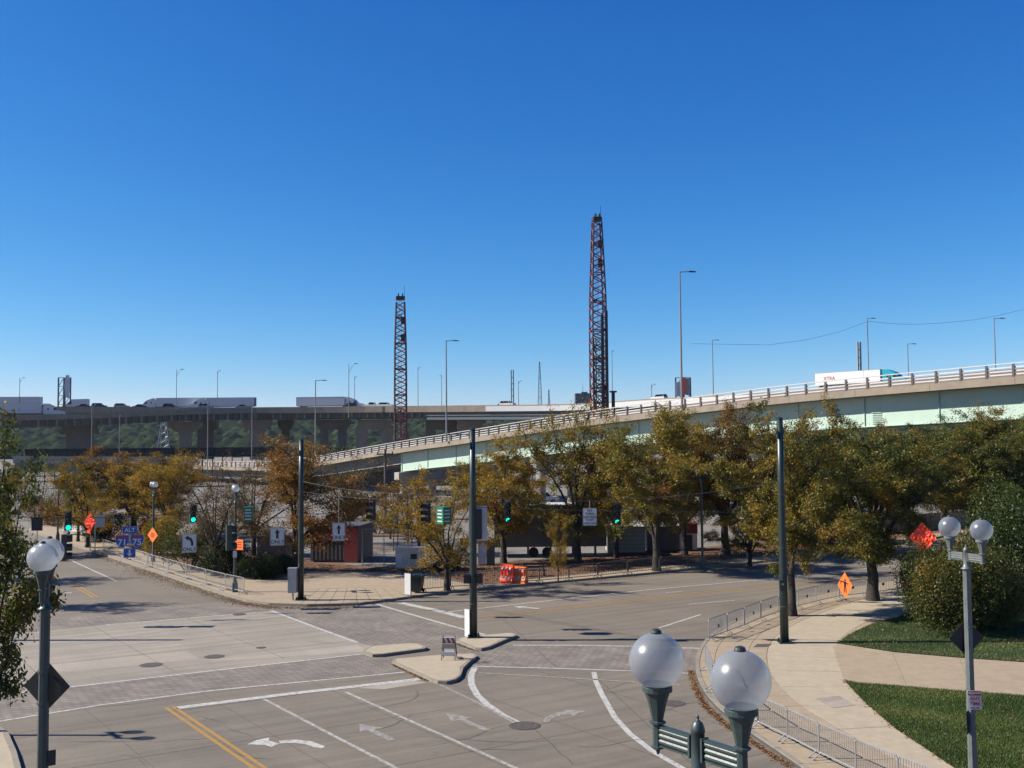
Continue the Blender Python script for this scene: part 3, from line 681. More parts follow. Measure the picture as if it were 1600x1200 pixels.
tree('gold2', (1070, 868), 150, 652, 'golden tree right behind the twin globe lamp on the far sidewalk')
tree('yellow', (872, 910), 44, 812, 'staked sapling with a few orange leaves by the orange barrier')
tree('thin', (655, 868), 100, 752, 'thin gold tree left of the middle green pole')

for k, (px, py, kd) in enumerate(((-75, 905, 'thin'), (-60, 945, 'thin'), (-20, 868, 'gold2'))):
    tree(kd, (px, py), 120, 715, 'street tree at the left edge beyond the foreground tree, %s of three by distance' % ('second', 'nearest', 'farthest')[k])
# foreground tree at the left edge
ft = crown_tree('foreground_tree', 21, 11.0, 2.6, 2.6, .11, 18000, .17, M['leaf_green'], .68, limbs=9, jit=.15)
ft.location = (-13.8, 27.5, .13); ft.rotation_euler = (0, 0, 1.0); ft.scale = (.76, .76, 1.04)
tag(ft, 'green leafed tree close up at the left edge of the picture', 'tree')

def shrub(name, label, c, rx, ry, rzz, n, lsize, leafm, seed, lobes=9, cat='shrub', group=None, t0=.5):
    r = np.random.default_rng(seed); base = Vector((c.x, c.y, .12))
    t = thing(name, label, cat, base, 0, group)
    cs = np.c_[r.uniform(-.62, .62, lobes) * rx, r.uniform(-.62, .62, lobes) * ry, r.uniform(.3, .68, lobes) * rzz]; rad = r.uniform(.3, .5, lobes)
    idx = r.integers(0, lobes, n); d = r.normal(size=(n, 3)); d /= np.linalg.norm(d, axis=1)[:, None]
    rr = r.uniform(.45, 1.05, n) ** .6
    pts = cs[idx] + d * rr[:, None] * rad[idx][:, None] * np.array([rx, ry, rzz])
    pts += r.normal(0, .06, pts.shape); pts[:, 2] = np.abs(pts[:, 2])
    leaf_cloud('foliage', pts, lsize, t0 + r.normal(0, .15, n) + (r.normal(0, .15, lobes))[idx] + .12 * d[:, 2], leafm, t, seed, .5)
    st = MB()
    for k in range(lobes): st.tube((cs[k][0] * .2, cs[k][1] * .2, -.05), cs[k], .05, .02, 5, False)
    st.build('stems', M['bark'], t); return t
b_ = G(1515, 1008); shrub('large_bush', 'large dense bush with olive and dark leaves behind the lamp post', b_ + Vector((1.0, 3.2, 0)), 3.15, 3.2, 4.4, 75000, .13, M['leaf_bush'], 31, 30, 'bush', t0=.44)
shrub('large_bush', 'taller dark green bush at the right edge behind the olive bush', b_ + Vector((6.6, 8.5, 0)), 3.0, 3.2, 7.6, 34000, .15, M['leaf_green'], 32, 22, 'bush', t0=.2)
for k, (px, py, rx, rz_, lm, lb) in enumerate((
        (400, 905, 2.3, 2.0, 'leaf_dark', 'dark juniper shrub left of the green pole'), (345, 902, 2.3, 2.5, 'leaf_dark', 'dark evergreen shrub behind the small orange square sign'),
        (295, 893, 2.5, 3.6, 'leaf_bush', 'olive shrub behind the left turn only sign'), (250, 870, 2.2, 3.4, 'leaf_yellow', 'yellow green shrub behind the orange diamond sign'),
        (165, 848, 2.4, 3.0, 'leaf_dark', 'dark green shrub behind the lamp post on the left sidewalk'), (225, 858, 2.2, 3.0, 'leaf_red', 'reddish shrub behind the blue route sign'),
        (80, 822, 3.8, 3.8, 'leaf_red', 'red and green shrub at the end of the left street'), (60, 815, 7.0, 8.2, 'leaf_dark', 'tall dark green thicket behind the foreground tree'),
        (430, 898, 1.6, 1.2, 'leaf_dark', 'low dark shrub touching the left green pole'), (540, 760, 10, 9.0, 'leaf_dark', 'dark green tree mass under the elevated highway'))):
    shrub('shrub', lb, G(px, py), rx, rx * .8, rz_, 9000, .16 if py > 800 else .5, M[lm], 40 + k, 9, 'shrub', 'shrubs on the far corner')

# fallen leaves
def gutter_leaves(pxs, n, w, seed, z=.012, size=.085):
    q_ = [G(x, y) for x, y in pxs]; r = np.random.default_rng(seed); out = []
    seg = r.integers(0, len(q_) - 1, n); t = r.uniform(0, 1, n)
    for s_, u_ in zip(seg, t):
        p = q_[s_].lerp(q_[s_ + 1], u_); d = (q_[s_ + 1] - q_[s_]).normalized(); k = r.normal(0, w)
        out.append((p.x - d.y * k, p.y + d.x * k, z + abs(r.normal(0, .012))))
    return np.array(out), size
sets = [gutter_leaves([(1079, 1048), (1086, 1075), (1102, 1103), (1130, 1130), (1172, 1158), (1236, 1199)], 3000, .08, 1),
        gutter_leaves([(614, 1038), (645, 1052), (672, 1064)], 1200, .09, 2), gutter_leaves([(714, 1006), (735, 1014), (752, 1017)], 600, .08, 3),
        gutter_leaves([(150, 868), (213, 889), (300, 919), (350, 935), (385, 944), (430, 950), (560, 949)], 6000, .35, 4), gutter_leaves([(215, 890), (260, 903), (300, 920)], 2500, .8, 5),
        gutter_leaves([(1325, 1068), (1352, 1099), (1400, 1140), (1450, 1173), (1490, 1200)], 1500, .12, 6, .15), gutter_leaves([(1308, 1006), (1395, 1020), (1500, 1029), (1600, 1036)], 900, .08, 8, .15)]
pts_ = np.concatenate([s_[0] for s_ in sets]); tag(leaf_cloud('fallen_leaves', pts_, .085, np.random.default_rng(9).uniform(0, 1, len(pts_)), M['leaf_litter'], None, 5, .6, .75), 'dry brown leaves blown along the kerbs', 'leaves', kind='stuff')
mp_ = points_in(poly([(300, 880), (430, 900), (480, 890), (690, 898), (740, 912), (1000, 887), (1300, 855), (1430, 836), (1430, 824), (1250, 844), (1010, 864), (760, 882), (560, 888), (440, 872), (300, 856)], .15), 26000, 12, .15)
tag(leaf_cloud('fallen_leaves', mp_, .13, np.random.default_rng(10).beta(1.2, 2, len(mp_)), M['leaf_litter'], None, 6, .6, .7), 'rust brown leaves lying under the trees of the far corner', 'leaves', kind='stuff')
#PART2

# ------------------------------------------------------------------ lettering
_txt = {}
def text_mesh(body, size, mt):
    k = (body, size, mt.name)
    if k not in _txt:
        cu = bpy.data.curves.new('lettering', 'FONT'); cu.body = body; cu.size = size; cu.align_x = 'CENTER'; cu.align_y = 'CENTER'; cu.extrude = .002; cu.offset = size * .018
        ob = bpy.data.objects.new('lettering', cu); col.objects.link(ob); bpy.context.view_layer.update()
        me = bpy.data.meshes.new_from_object(ob.evaluated_get(bpy.context.evaluated_depsgraph_get()))
        bpy.data.objects.remove(ob); me.materials.clear(); me.materials.append(mt); me.name = 'lettering'; _txt[k] = me
    return _txt[k]
def text(body, size, mt, parent, loc):
    o = link('lettering', text_mesh(body, size, mt), parent, loc); o.rotation_euler = (math.pi / 2, 0, 0); return o
def flat(parent, name, pts, mt, y, th=.004):
    """plate in the local xz plane facing -y"""
    return MB().side([(p[0], p[1]) for p in pts], y - th, y).build(name, mt, parent)
def rrect(w, h, r=.04, cx=0, cz=0, k=3):
    out = []
    for sx, sz, a0 in ((1, 1, 0), (-1, 1, 90), (-1, -1, 180), (1, -1, 270)):
        for i in range(k + 1):
            a = math.radians(a0 + 90 * i / k); out.append((cx + sx * (w / 2 - r) + r * math.cos(a), cz + sz * (h / 2 - r) + r * math.sin(a)))
    return out
def px_of(p):
    d = Vector(p) - Vector((0, 0, CH)); z = d.dot(FW); return 800 + F * d.dot(RT) / z, 600 - F * d.dot(UP) / z
def face_cam(p, extra=0.0): return math.atan2(-p.x, p.y) * -1 * -1 + extra

# ------------------------------------------------------------------ twin globe lamps
def twin_lamp(label, c, rz, zg=8.0, s=1.0, mk='lamp_green'):
    t = thing('globe_lamp', label, 'street lamp', (c.x, c.y, .0), rz, 'twin globe street lamps'); t.scale = (s, s, 1)
    za = zg - .66
    MB().lathe([(.26, 0), (.26, .10), (.2, .16), (.19, .7), (.13, .85), (.115, .95)], 8).build('base', M[mk], t)
    MB().lathe([(.105, .95), (.085, za - .42), (.085, za - .30)], 8).build('pole', M[mk], t)
    MB().lathe([(.085, za - .30), (.125, za - .285), (.125, za - .265), (.085, za - .24), (.062, za - .15), (.058, za + .13), (.064, za + .135), (.06, za + .17), (.045, za + .21), (.02, za + .235), (.009, za + .24), (.016, za + .262), (.003, za + .285)], 14).build('finial_post', M[mk], t, smooth=True)
    for sx in (-1, 1):
        mb = MB()
        for k in range(3): mb.tube((sx * .05, 0, za - .05 + k * .05), (sx * .46, 0, za - .05 + k * .05), .028, .028, 10)
        mb.box((sx * .255, 0, za + .083), (.40, .06, .018)); mb.box((sx * .255, 0, za - .086), (.40, .05, .014)); mb.box((sx * .075, 0, za), (.022, .085, .2))
        mb.build('cross_arm', M[mk], t)
        f = MB(); x = sx * .5
        f.lathe([(.012, za - .17), (.02, za - .13), (.06, za - .115), (.06, za - .1), (.045, za - .095), (.045, za + .1), (.075, za + .105), (.075, za + .12), (.05, za + .13), (.06, za + .18), (.085, za + .29), (.108, za + .36), (.112, za + .385)], 8, (x, 0, 0))
        f.lathe([(.118, za + .385), (.138, za + .39), (.138, za + .43), (.125, za + .44), (.125, za + .46)], 18, (x, 0, 0))
        f.build('globe_holder', M[mk], t)
        g = MB(); R_ = .25; prof = []
        for k in range(27):
            a = -1.05 + (1.5 + 1.05) * k / 26; prof.append((R_ * math.cos(a), R_ * math.sin(a)))
        g.lathe(prof, 40, (x, 0, zg)); go = g.build('globe', M['globe'], t, smooth=True)
        MB().lathe([(.05, zg + .243), (.05, zg + .255), (.042, zg + .275), (.02, zg + .285), (.006, zg + .287)], 14, (x, 0, 0)).build('cap', M['cap'], go)
    return t
c1 = P(1027, 1035, 9.5); c2 = P(1156, 1061, 8.7)
twin_lamp('twin globe street lamp close in front, bottom right of centre', (c1 + c2) / 2, math.atan2(c2.y - c1.y, c2.x - c1.x), (c1.z + c2.z) / 2)
cR = P(1508, 826, 24.6); lampR = twin_lamp('grey twin globe lamp in front of the large bush', cR, math.radians(-70), cR.z, mk='lamp_grey')
cL = P(72, 867, 18.3); lampL = twin_lamp('dark twin globe lamp beside the left foreground tree', cL, math.radians(-72), cL.z)
for px, gy, by, rz, lb in ((367, 763, 928, -72, 'twin globe lamp beside the small orange square sign'), (239, 757, 880, -60, 'twin globe lamp half hidden in the yellow brown tree above the route sign'),
                           (90, 752, 846, -70, 'twin globe lamp at the far end of the left street'), (1098, 733, 890, -40, 'twin globe lamp among the trees left of the right green pole')):
    b_ = G(px, by); twin_lamp(lb, b_, math.radians(rz), P(px, gy, b_.y).z)
twin_lamp('twin globe lamp just beyond the left edge, its shadow lying on the road', Vector((-23.2, 36.6, 0)), math.radians(-50))
for nm, c, zs, rz, lb in (('reverse_side_sign', cR, (1512, 998), 10, 'dark diamond sign seen from behind on the right globe lamp'), ('reverse_side_sign', cL, (74, 1074), -8, 'dark diamond sign seen from behind on the left globe lamp')):
    z = P(zs[0], zs[1], c.y).z; t = thing(nm, lb, 'sign', (c.x, c.y + .11, z), math.radians(rz))
    d = .545 if c is cL else .60; d = .44 if c is cL else .45
    flat(t, 'panel', [(d, 0), (d * .93, .07 * d), (.07 * d, d * .93), (0, d), (-.07 * d, d * .93), (-d * .93, .07 * d), (-d, 0), (-d * .93, -.07 * d), (-.07 * d, -d * .93), (0, -d), (.07 * d, -d * .93), (d * .93, -.07 * d)], M['dark_grey'], .006)
    mb = MB()
    for zz in (d * .62, -d * .62): mb.lathe([(.1, zz - .015), (.1, zz + .015)], 10, (0, -.11, 0))
    mb.build('clamp', M['galv_dark'], t)
t = thing('parking_sign', 'small white and red any time parking sign on the right globe lamp', 'sign', (cR.x + .05, cR.y - .105, P(1517, 1092, 24.6).z), math.radians(-6))
flat(t, 'panel', rrect(.31, .44, .03), M['sign_white'], 0)
flat(t, 'red_band', rrect(.29, .10, .02, 0, .155), M['sign_red'], -.006, .002)
text('NO', .09, M['sign_white'], t, (-.09, -.010, .155)); text('PARKING', .045, M['sign_white'], t, (.06, -.010, .155))
text('ANY', .12, M['sign_red'], t, (0, -.008, .03)); text('TIME', .115, M['sign_red'], t, (0, -.008, -.085)); flat(t, 'arrow', [(-.11, -.18), (-.07, -.155), (-.07, -.17), (.07, -.17), (.07, -.155), (.11, -.18), (.07, -.205), (.07, -.19), (-.07, -.19), (-.07, -.205)], M['sign_red'], -.006, .002)
t = thing('reverse_side_sign', 'narrow dark sign seen edge on below the any time sign', 'sign', (cR.x - .06, cR.y, P(1507, 1127, 24.6).z), math.radians(55)); MB().box((-.09, 0, 0), (.3, .01, .52)).build('panel', M['dark_grey'], t)
t = thing('reverse_side_sign', 'small dark plate at the foot of the left globe lamp', 'sign', (cL.x + .1, cL.y, P(83, 1185, 18.3).z), math.radians(40)); MB().box((.05, 0, 0), (.14, .02, .26)).build('panel', M['dark_grey'], t)

# ------------------------------------------------------------------ signal poles and span wires
def signal_pole(label, base, top_xy, r=.175):
    b_ = G(*base, .14); zt = P(top_xy[0], top_xy[1], b_.y).z; H = zt - .14
    t = thing('signal_pole', label, 'pole', b_, 0, 'dark green span wire poles')
    MB().box((0, 0, .025), (.62, .62, .05)).build('base_plate', M['pole_green'], t)
    for sx in (-1, 1):
        for sy in (-1, 1): MB().lathe([(.05, .05), (.05, .17), (.02, .2)], 6, (sx * .23, sy * .23, 0)).build('bolt_cover', M['pole_green'], t)
    MB().lathe([(r * 1.12, .05), (r * 1.05, H * .3), (r * .9, H * .7), (r * .82, H)], 12).build('shaft', M['pole_green'], t, smooth=True)
    MB().lathe([(r * .88, H), (r * .88, H + .05), (r * .4, H + .11), (.02, H + .12)], 12).build('cap', M['pole_green'], t)
    mb = MB()
    for z in (H * .16, H * .42, H * .66): mb.lathe([(r * 1.1, z), (r * 1.1, z + .03)], 12)
    mb.build('strap', M['galv_dark'], t)
    MB().box((0, -r, H * .27), (.16, .1, .34)).build('hand_hole_cover', M['pole_green'], t)
    lum = MB().tube((-.1, 0, H - .25), (-.75, -.1, H - .2), .03).build('lamp_arm', M['galv'], t); MB().box((-.85, -.12, H - .21), (.4, .18, .07)).build('lamp_head', M['galv'], lum)
    return t, b_, zt
pA, bA, zA = signal_pole('left dark green span wire pole on the far corner with grey cabinet', (470, 937), (471, 688))
pB, bB, zB = signal_pole('middle dark green span wire pole on the pointed island', (740, 996), (735, 672))
pC, bC, zC = signal_pole('right dark green span wire pole on the corner sidewalk', (1226, 1004), (1215, 655), .19)
bD = P(-90, 900, 54)
mb = thing('signal_pole', 'dark green span wire pole just outside the left edge', 'pole', (bD.x, bD.y, .1), 0, 'dark green span wire poles'); MB().lathe([(.2, 0), (.15, 9.6), (.05, 9.7)], 12).build('shaft', M['pole_green'], mb); MB().box((0, 0, .03), (.6, .6, .06)).build('base_plate', M['pole_green'], mb)
def span_pts(a, b_, sag, k=24): return [a.lerp(b_, i / k) - Vector((0, 0, sag * 4 * (i / k) * (1 - i / k))) for i in range(k + 1)]
def span(label, a, b_, sag, r=.019):
    pts = span_pts(a, b_, sag); o = MB().path(pts, r, 5).build('span_wire', M['wire']); tag(o, label, 'wire', 'span wires between the green poles')
    def at(px):
        best = None
        for i in range(len(pts) - 1):
            for k in range(8):
                p = pts[i].lerp(pts[i + 1], k / 8); e = abs(px_of(p)[0] - px)
                if best is None or e < best[0]: best = (e, p)
        return best[1].copy()
    return at
aA = P(471, 752, bA.y); aB = P(737, 770, bB.y); aB2 = P(737, 775, bB.y); aC = P(1219, 752, bC.y); aA2 = P(470, 775, bA.y); aD = P(-90, 800, 54)
s_ab = span('upper span wire between left and middle green poles', aA, aB, .35)
span('lower tether wire between left and middle green poles', P(471, 768, bA.y), P(737, 779, bB.y), .25, .014)
s_bc = span('span wire between middle and right green poles', aB2, aC, .55)
span('lower tether wire between middle and right green poles', P(738, 792, bB.y), P(1220, 800, bC.y), .1, .014)
s_ad = span('span wire from left green pole to the left edge', aA2, aD, .75)

def signal(label, wire, px, y0, y1, rz, lit, arrow=False):
    p = wire(px); z1 = P(px, y0, p.y).z; z0 = P(px, y1, p.y).z; H = z1 - z0; s = H / 1.08
    t = thing('traffic_signal', label, 'traffic signal', (p.x, p.y, z0), rz, 'signal heads hanging over the intersection')
    MB().tube((0, 0, H), (0, 0, max(H + .06, p.z - z0)), .018).build('hanger', M['black'], t)
    for k in range(3):
        zc = H - (k + .5) * .36 * s
        MB().box((0, .06 * s, zc), (.36 * s, .2 * s, .352 * s)).build('housing', M['black'], t)
        vis = MB(); n = 11; rr = .155 * s; vv = []; ff = []
        for i in range(n):
            a = math.radians(-35 + 250 * i / (n - 1)); 
            for y, q_ in ((-.04 * s, 1), (-.30 * s, .97)):
                vv += [(rr * q_ * math.cos(a), y, zc + rr * q_ * math.sin(a)), ((rr - .008) * q_ * math.cos(a), y, zc + (rr - .008) * q_ * math.sin(a))]
        for i in range(n - 1):
            o = i * 4; ff += [(o, o + 4, o + 6, o + 2), (o + 1, o + 3, o + 7, o + 5), (o + 2, o + 6, o + 7, o + 3)]
        vis.add(vv, ff); vis.build('visor', M['black'], t)
        on = (lit == k)
        ln = MB().lathe([(.145 * s, 0), (.14 * s, -.015), (.08 * s, -.035), (.01, -.04)], 18, (0, -.042 * s, zc), 'Y').build('lens', M['lens_green'] if on and not arrow else (M['lens_off']), t)
        if on and arrow:
            a = .1 * s; flat(ln, 'arrow', [(-.9 * a, -.2 * a), (-.75 * a, .35 * a), (-.3 * a, .55 * a), (.1 * a, .5 * a), (.1 * a, .95 * a), (1.1 * a, .35 * a), (.1 * a, -.3 * a), (.1 * a, .1 * a), (-.25 * a, .12 * a), (-.4 * a, -.9 * a), (-.75 * a, -.9 * a)], M['lens_green'], -.086 * s, .01).location.z = zc
    return t
signal('unlit looking black signal, left of the two between the left and middle poles', s_ab, 581, 783, 813, math.radians(-58), None)
signal('unlit looking black signal beside the green street sign', s_ab, 667, 786, 817, math.radians(-58), None)
signal('signal with a lit green arrow just right of the middle pole', s_bc, 793, 784, 817, math.radians(4), 2, True)
signal('signal with a lit green arrow right of the no turn on red sign', s_bc, 963, 786, 820, math.radians(-6), 2, True)
signal('signal showing round green light right of the left turn only sign', s_ad, 303, 789, 816, math.radians(20), 2)
signal('signal showing round green light near the white parked car', s_ad, 107, 799, 829, math.radians(26), 2)
def back_signal(label, wire, px, y0, y1, rz):
    p = wire(px); z1 = P(px, y0, p.y).z; z0 = P(px, y1, p.y).z; H = z1 - z0
    t = thing('traffic_signal', label, 'traffic signal', (p.x, p.y, z0), rz, 'signal heads hanging over the intersection')
    MB().tube((0, 0, H), (0, 0, max(H + .05, p.z - z0)), .02).build('hanger', M['galv'], t)
    for k in range(3):
        zc = H - (k + .5) * H / 3
        MB().box((0, 0, zc), (H * .30, H * .2, H / 3 * .985)).build('housing', M['pole_green'], t)
        MB().lathe([(H * .135, -.3 * H), (H * .14, -.1 * H)], 12, (0, 0, zc), 'Y').build('visor', M['black'], t)
back_signal('dark green signal seen from behind above the left globe lamp', s_ad, 101, 835, 876, math.radians(115))
back_signal('dark green signal seen from behind left of the globe lamp with orange sign', s_ad, 358, 820, 860, math.radians(115))

def hung(name, label, wire, px, yc, rz, group='signs hanging from the span wires'):
    p = wire(px); z = P(px, yc, p.y).z; t = thing(name, label, 'sign', (p.x, p.y - .03, z), rz, group); return t, p, p.y / F
def hang_sign(label, wire, px, y0, y1, w, rz, draw):
    t, p, u = hung('hanging_sign', label, wire, px, (y0 + y1) / 2, rz); h = (y1 - y0) * u; w = w * u
    flat(t, 'panel', rrect(w, h, .05), M['sign_white'], 0, .006)
    fr = MB()
    o_ = rrect(w * .94, h * .95, .045); i_ = rrect(w * .90, h * .92, .04); n = len(o_)
    fr.add([(a[0], -.0085, a[1]) for a in o_] + [(a[0], -.0085, a[1]) for a in i_], [(k, n + k, n + (k + 1) % n, (k + 1) % n) for k in range(n)]); fr.build('border', M['sign_black'], t)
    MB().tube((0, .02, h / 2 - .1), (0, .02, max(h / 2 + .1, p.z - t.location.z)), .015).build('hanger', M['galv'], t)
    draw(t, w, h)
def up_arrow(t, w, h):
    flat(t, 'arrow', [(0, h * .40), (w * .2, h * .17), (w * .085, h * .19), (w * .085, -h * .12), (-w * .085, -h * .12), (-w * .085, h * .19), (-w * .2, h * .17)], M['sign_black'], -.007, .003)
    text('ONLY', h * .27, M['sign_black'], t, (0, -.009, -h * .31))
def left_arrow(t, w, h):
    flat(t, 'arrow', [(-w * .32, h * .3), (-w * .05, h * .40), (-w * .06, h * .33), (w * .16, h * .25), (w * .27, h * .06), (w * .28, -h * .14), (w * .12, -h * .14), (w * .11, h * .02), (w * .03, h * .14), (-w * .07, h * .2), (-w * .08, h * .13)], M['sign_black'], -.007, .003)
    text('ONLY', h * .25, M['sign_black'], t, (0, -.009, -h * .34))
def no_turn(t, w, h):
    for k, s_ in enumerate(('NO', 'TURN', 'ON RED', 'EXCEPT', 'CURB LANE')): text(s_, h * (.19 if k < 3 else .14), M['sign_black'], t, (0, -.009, h * (.36 - .19 * k + (.03 if k > 2 else 0))))
hang_sign('white left turn only sign hanging beside the far barriers', s_ad, 297, 834, 863, 21.5, math.radians(14), left_arrow)
hang_sign('white straight only sign hanging left of the left green pole', s_ad, 433, 824, 852, 21.5, math.radians(14), up_arrow)
hang_sign('white straight only sign hanging in front of the red container', s_ab, 530, 817, 845, 19.5, math.radians(14), up_arrow)
hang_sign('white no turn on red sign between the two green arrow signals', s_bc, 922, 794, 821, 21.5, math.radians(-4), no_turn)
def green_sign(label, wire, px, yc, rz):
    t, p, u = hung('street_sign', label, wire, px, yc, rz); w, h = .56, .88
    MB().box((0, 0, 0), (w, w, h)).build('panel', M['sign_green'], t)
    MB().tube((0, 0, h / 2), (0, 0, max(h / 2 + .1, p.z - t.location.z)), .015).build('hanger', M['galv'], t)
    for k, (ww, zz) in enumerate(((.34, .26), (.40, .08), (.36, -.1), (.38, -.30))):
        MB().box((-.02, -w / 2 - .004, zz), (ww, .006, .06)).build('text_line', M['sign_white'], t); MB().box((-w / 2 - .004, 0, zz), (.006, ww, .07)).build('text_line', M['sign_white'], t)
    flat(t, 'border', rrect(w * .97, h * .98, .03), M['sign_green'], -w / 2 - .001, .002)
green_sign('green street guide sign hanging right of the twin globe lamp', s_ad, 388, 803, math.radians(12))
green_sign('green street guide sign hanging above the forked tree', s_ab, 694, 805, math.radians(44))
# route marker assembly
t, p, u = hung('route_sign', 'blue alternate route shields seventy one and seventy five with down arrow', s_ad, 202, 847, math.radians(14))
MB().box((0, .02, .3), (.05, .03, 2.1)).build('bracket', M['galv'], t)
MB().tube((0, .02, 1.3), (0, .02, max(1.4, p.z - t.location.z)), .02).build('hanger', M['galv'], t)
flat(t, 'alt_plate', rrect(.82, .42, .03, 0, .68), M['sign_white'], .0); flat(t, 'alt_face', rrect(.79, .39, .03, 0, .68), M['sign_blue'], -.006, .002); text('ALT', .32, M['sign_white'], t, (0, -.012, .68))
def shield(cx, num):
    k = .76; out = [(-.5, .36), (-.44, .5), (-.3, .44), (-.15, .5), (0, .46), (.15, .5), (.3, .44), (.44, .5), (.5, .36), (.5, .1), (.42, -.15), (.25, -.36), (0, -.5), (-.25, -.36), (-.42, -.15), (-.5, .1)]
    sc = lambda f, dz=0: [(cx + x * k * f, .05 + dz + z * k * 1.02 * f) for x, z in out]
    s_ = flat(t, 'shield', sc(1.0), M['sign_white'], .0); flat(s_, 'shield_face', sc(.95), M['sign_blue'], -.006, .002)
    flat(s_, 'red_band', [(cx - .46 * k, .05 + .3 * k), (cx - .42 * k, .05 + .46 * k), (cx, .05 + .42 * k), (cx + .42 * k, .05 + .46 * k), (cx + .46 * k, .05 + .3 * k)], M['sign_red'], -.009, .002)
    o = text(num, .5, M['sign_white'], s_, (cx, -.013, -.02))
shield(-.40, '71'); shield(.40, '75')
flat(t, 'arrow_plate', rrect(.66, .54, .03, 0, -.62), M['sign_white'], .012); flat(t, 'arrow_face', rrect(.63, .51, .03, 0, -.62), M['sign_blue'], .004, .002)
flat(t, 'arrow', [(0, -.83), (.15, -.62), (.05, -.65), (.05, -.42), (-.05, -.42), (-.05, -.65), (-.15, -.62)], M['sign_white'], -.0, .003)

# things fixed to the poles
t = thing('control_cabinet', 'light grey control cabinet strapped to the left green pole', 'cabinet', (bA.x - .48, bA.y - .12, .14), 0)
MB().box((0, 0, 1.22), (.55, .45, 1.5)).build('box', M['alu'], t); MB().box((.0, 0, 1.99), (.6, .5, .05)).build('lid', M['alu'], t); MB().tube((.0, 0, 0), (0, 0, .47), .06).build('conduit', M['galv'], t); MB().box((-.2, -.23, 1.3), (.03, .02, .16)).build('handle', M['black'], t)
t = thing('pedestrian_signal', 'pair of black pedestrian signals on the middle green pole', 'pedestrian signal', (bB.x, bB.y, P(737, 904, bB.y).z), 0)
for sx in (-1, 1):
    h_ = MB().box((sx * .32, -.02, 0), (.32, .26, .46)).build('housing', M['black'], t); MB().box((sx * .32, -.2, .17), (.33, .14, .02)).build('visor', M['black'], h_)
MB().box((0, 0, .1), (.5, .05, .05)).build('bracket', M['black'], t)
def board(label, px, y0, y1, Y, w, rz, dy=-.02, name='white_sign', mt='sign_white', back='alu', dx=0):
    z1 = P(px, y0, Y).z; z0 = P(px, y1, Y).z; c = P(px, (y0 + y1) / 2, Y)
    t = thing(name, label, 'sign', (c.x + dx, Y + dy, z0), rz); h = z1 - z0
    flat(t, 'face', rrect(w, h, .03, 0, h / 2), M[mt], -.01, .006); flat(t, 'back_plate', rrect(w * 1.0, h, .03, 0, h / 2), M[back], .0, .008)
    mb = MB(); mb.box((0, .03, h * .25), (w * .9, .04, .05)); mb.box((0, .03, h * .75), (w * .9, .04, .05)); mb.build('rail', M['galv_dark'], t); return t
board('large white sign panel behind the upper middle green pole', 746.5, 791, 846, bB.y, .95, math.radians(8), .25)
t = thing('traffic_signal', 'black signal mounted on the side of the middle green pole', 'traffic signal', P(748, 846, bB.y - .0), 0, 'signal heads hanging over the intersection')
MB().box((0, .02, .88), (.34, .3, 1.5)).build('housing', M['black'], t)
board('tall narrow white sign at the foot of the middle green pole', 730, 952, 995, bB.y, .42, math.radians(-52), -.0)
t = thing('control_box', 'small black box on the right green pole', 'box', (bC.x - .12, bC.y - .24, P(1221, 913, bC.y).z), 0); MB().box((0, 0, 0), (.26, .22, .5)).build('body', M['pole_green'], t); MB().tube((0, -.11, .05), (0, -.14, .05), .05).build('button', M['galv'], t)

# ------------------------------------------------------------------ crowd barriers
def make_barrier():
    t = thing('crowd_barrier', 'x', 'barrier'); L, H = 2.0, 1.08
    fr = MB(); c = .12; pts = []
    for cx, cz, a0 in ((L / 2 - c, H - c, 0), (-L / 2 + c, H - c, 90)):
        for i in range(5):
            a = math.radians(a0 + 90 * i / 4); pts.append((cx + c * math.cos(a), 0, cz + c * math.sin(a)))
    pts = [(L / 2, 0, .2)] + pts + [(-L / 2, 0, .2), (L / 2, 0, .2)]; fr.path([Vector(p) for p in pts], .025, 6); fr.build('frame', M['galv'], t)
    b_ = MB()
    for i in range(1, 17): x = -L / 2 + L * i / 17; b_.tube((x, 0, .2), (x, 0, H), .011, .011, 4, False)
    b_.build('bars', M['galv'], t)
    for sx in (-1, 1):
        f = MB(); x = sx * (L / 2 - .12); f.bar((x, 0, .22), (x, -.32, .02), .045, .02); f.bar((x, 0, .22), (x, .32, .02), .045, .02); f.bar((x, -.32, .012), (x, -.2, .012), .05, .012); f.bar((x, .32, .012), (x, .2, .012), .05, .012); f.build('foot', M['galv'], t)
    return t
bar0 = make_barrier(); first = [True]; plated = []
def barrier_row(joints, where, group, z, mt=None, plate=False, lean=0):
    n = len(joints) - 1
    for i in range(n):
        a = G(*joints[i], z); b_ = G(*joints[i + 1], z); d = b_ - a
        o = bar0 if first[0] else copy_tree(bar0); first[0] = False
        o.location = (a + b_) / 2; o.rotation_euler = (rng.uniform(-.02, .02), 0, math.atan2(d.y, d.x) + rng.uniform(-.02, .02)); o.scale = (d.length / 2.04, 1, 1)
        tag(o, 'steel crowd barrier, %s from left %s' % (ORD[i], where), 'barrier', group)
        if mt:
            for ch in o.children:
                ch.data = mt_copy(ch.data, mt)
        if plate: plated.append(o)
_mc = {}
def mt_copy(me, mt):
    k = (me.name, mt.name)
    if k not in _mc:
        c = me.copy(); c.materials.clear(); c.materials.append(mt); _mc[k] = c
    return _mc[k]
barrier_row([(1108, 1003), (1136, 992), (1163, 982), (1189, 971), (1217, 961), (1247, 952), (1276, 944), (1312, 936), (1356, 931), (1402, 925), (1448, 917)], 'beside the flagger sign', 'barriers around the near corner', .13, plate=True)
barrier_row([(1104, 1046), (1114, 1080), (1145, 1110), (1184, 1136), (1231, 1159), (1280, 1185), (1338, 1213), (1405, 1243), (1480, 1275)], 'below the lower lawn', 'barriers at the lower right', .13)
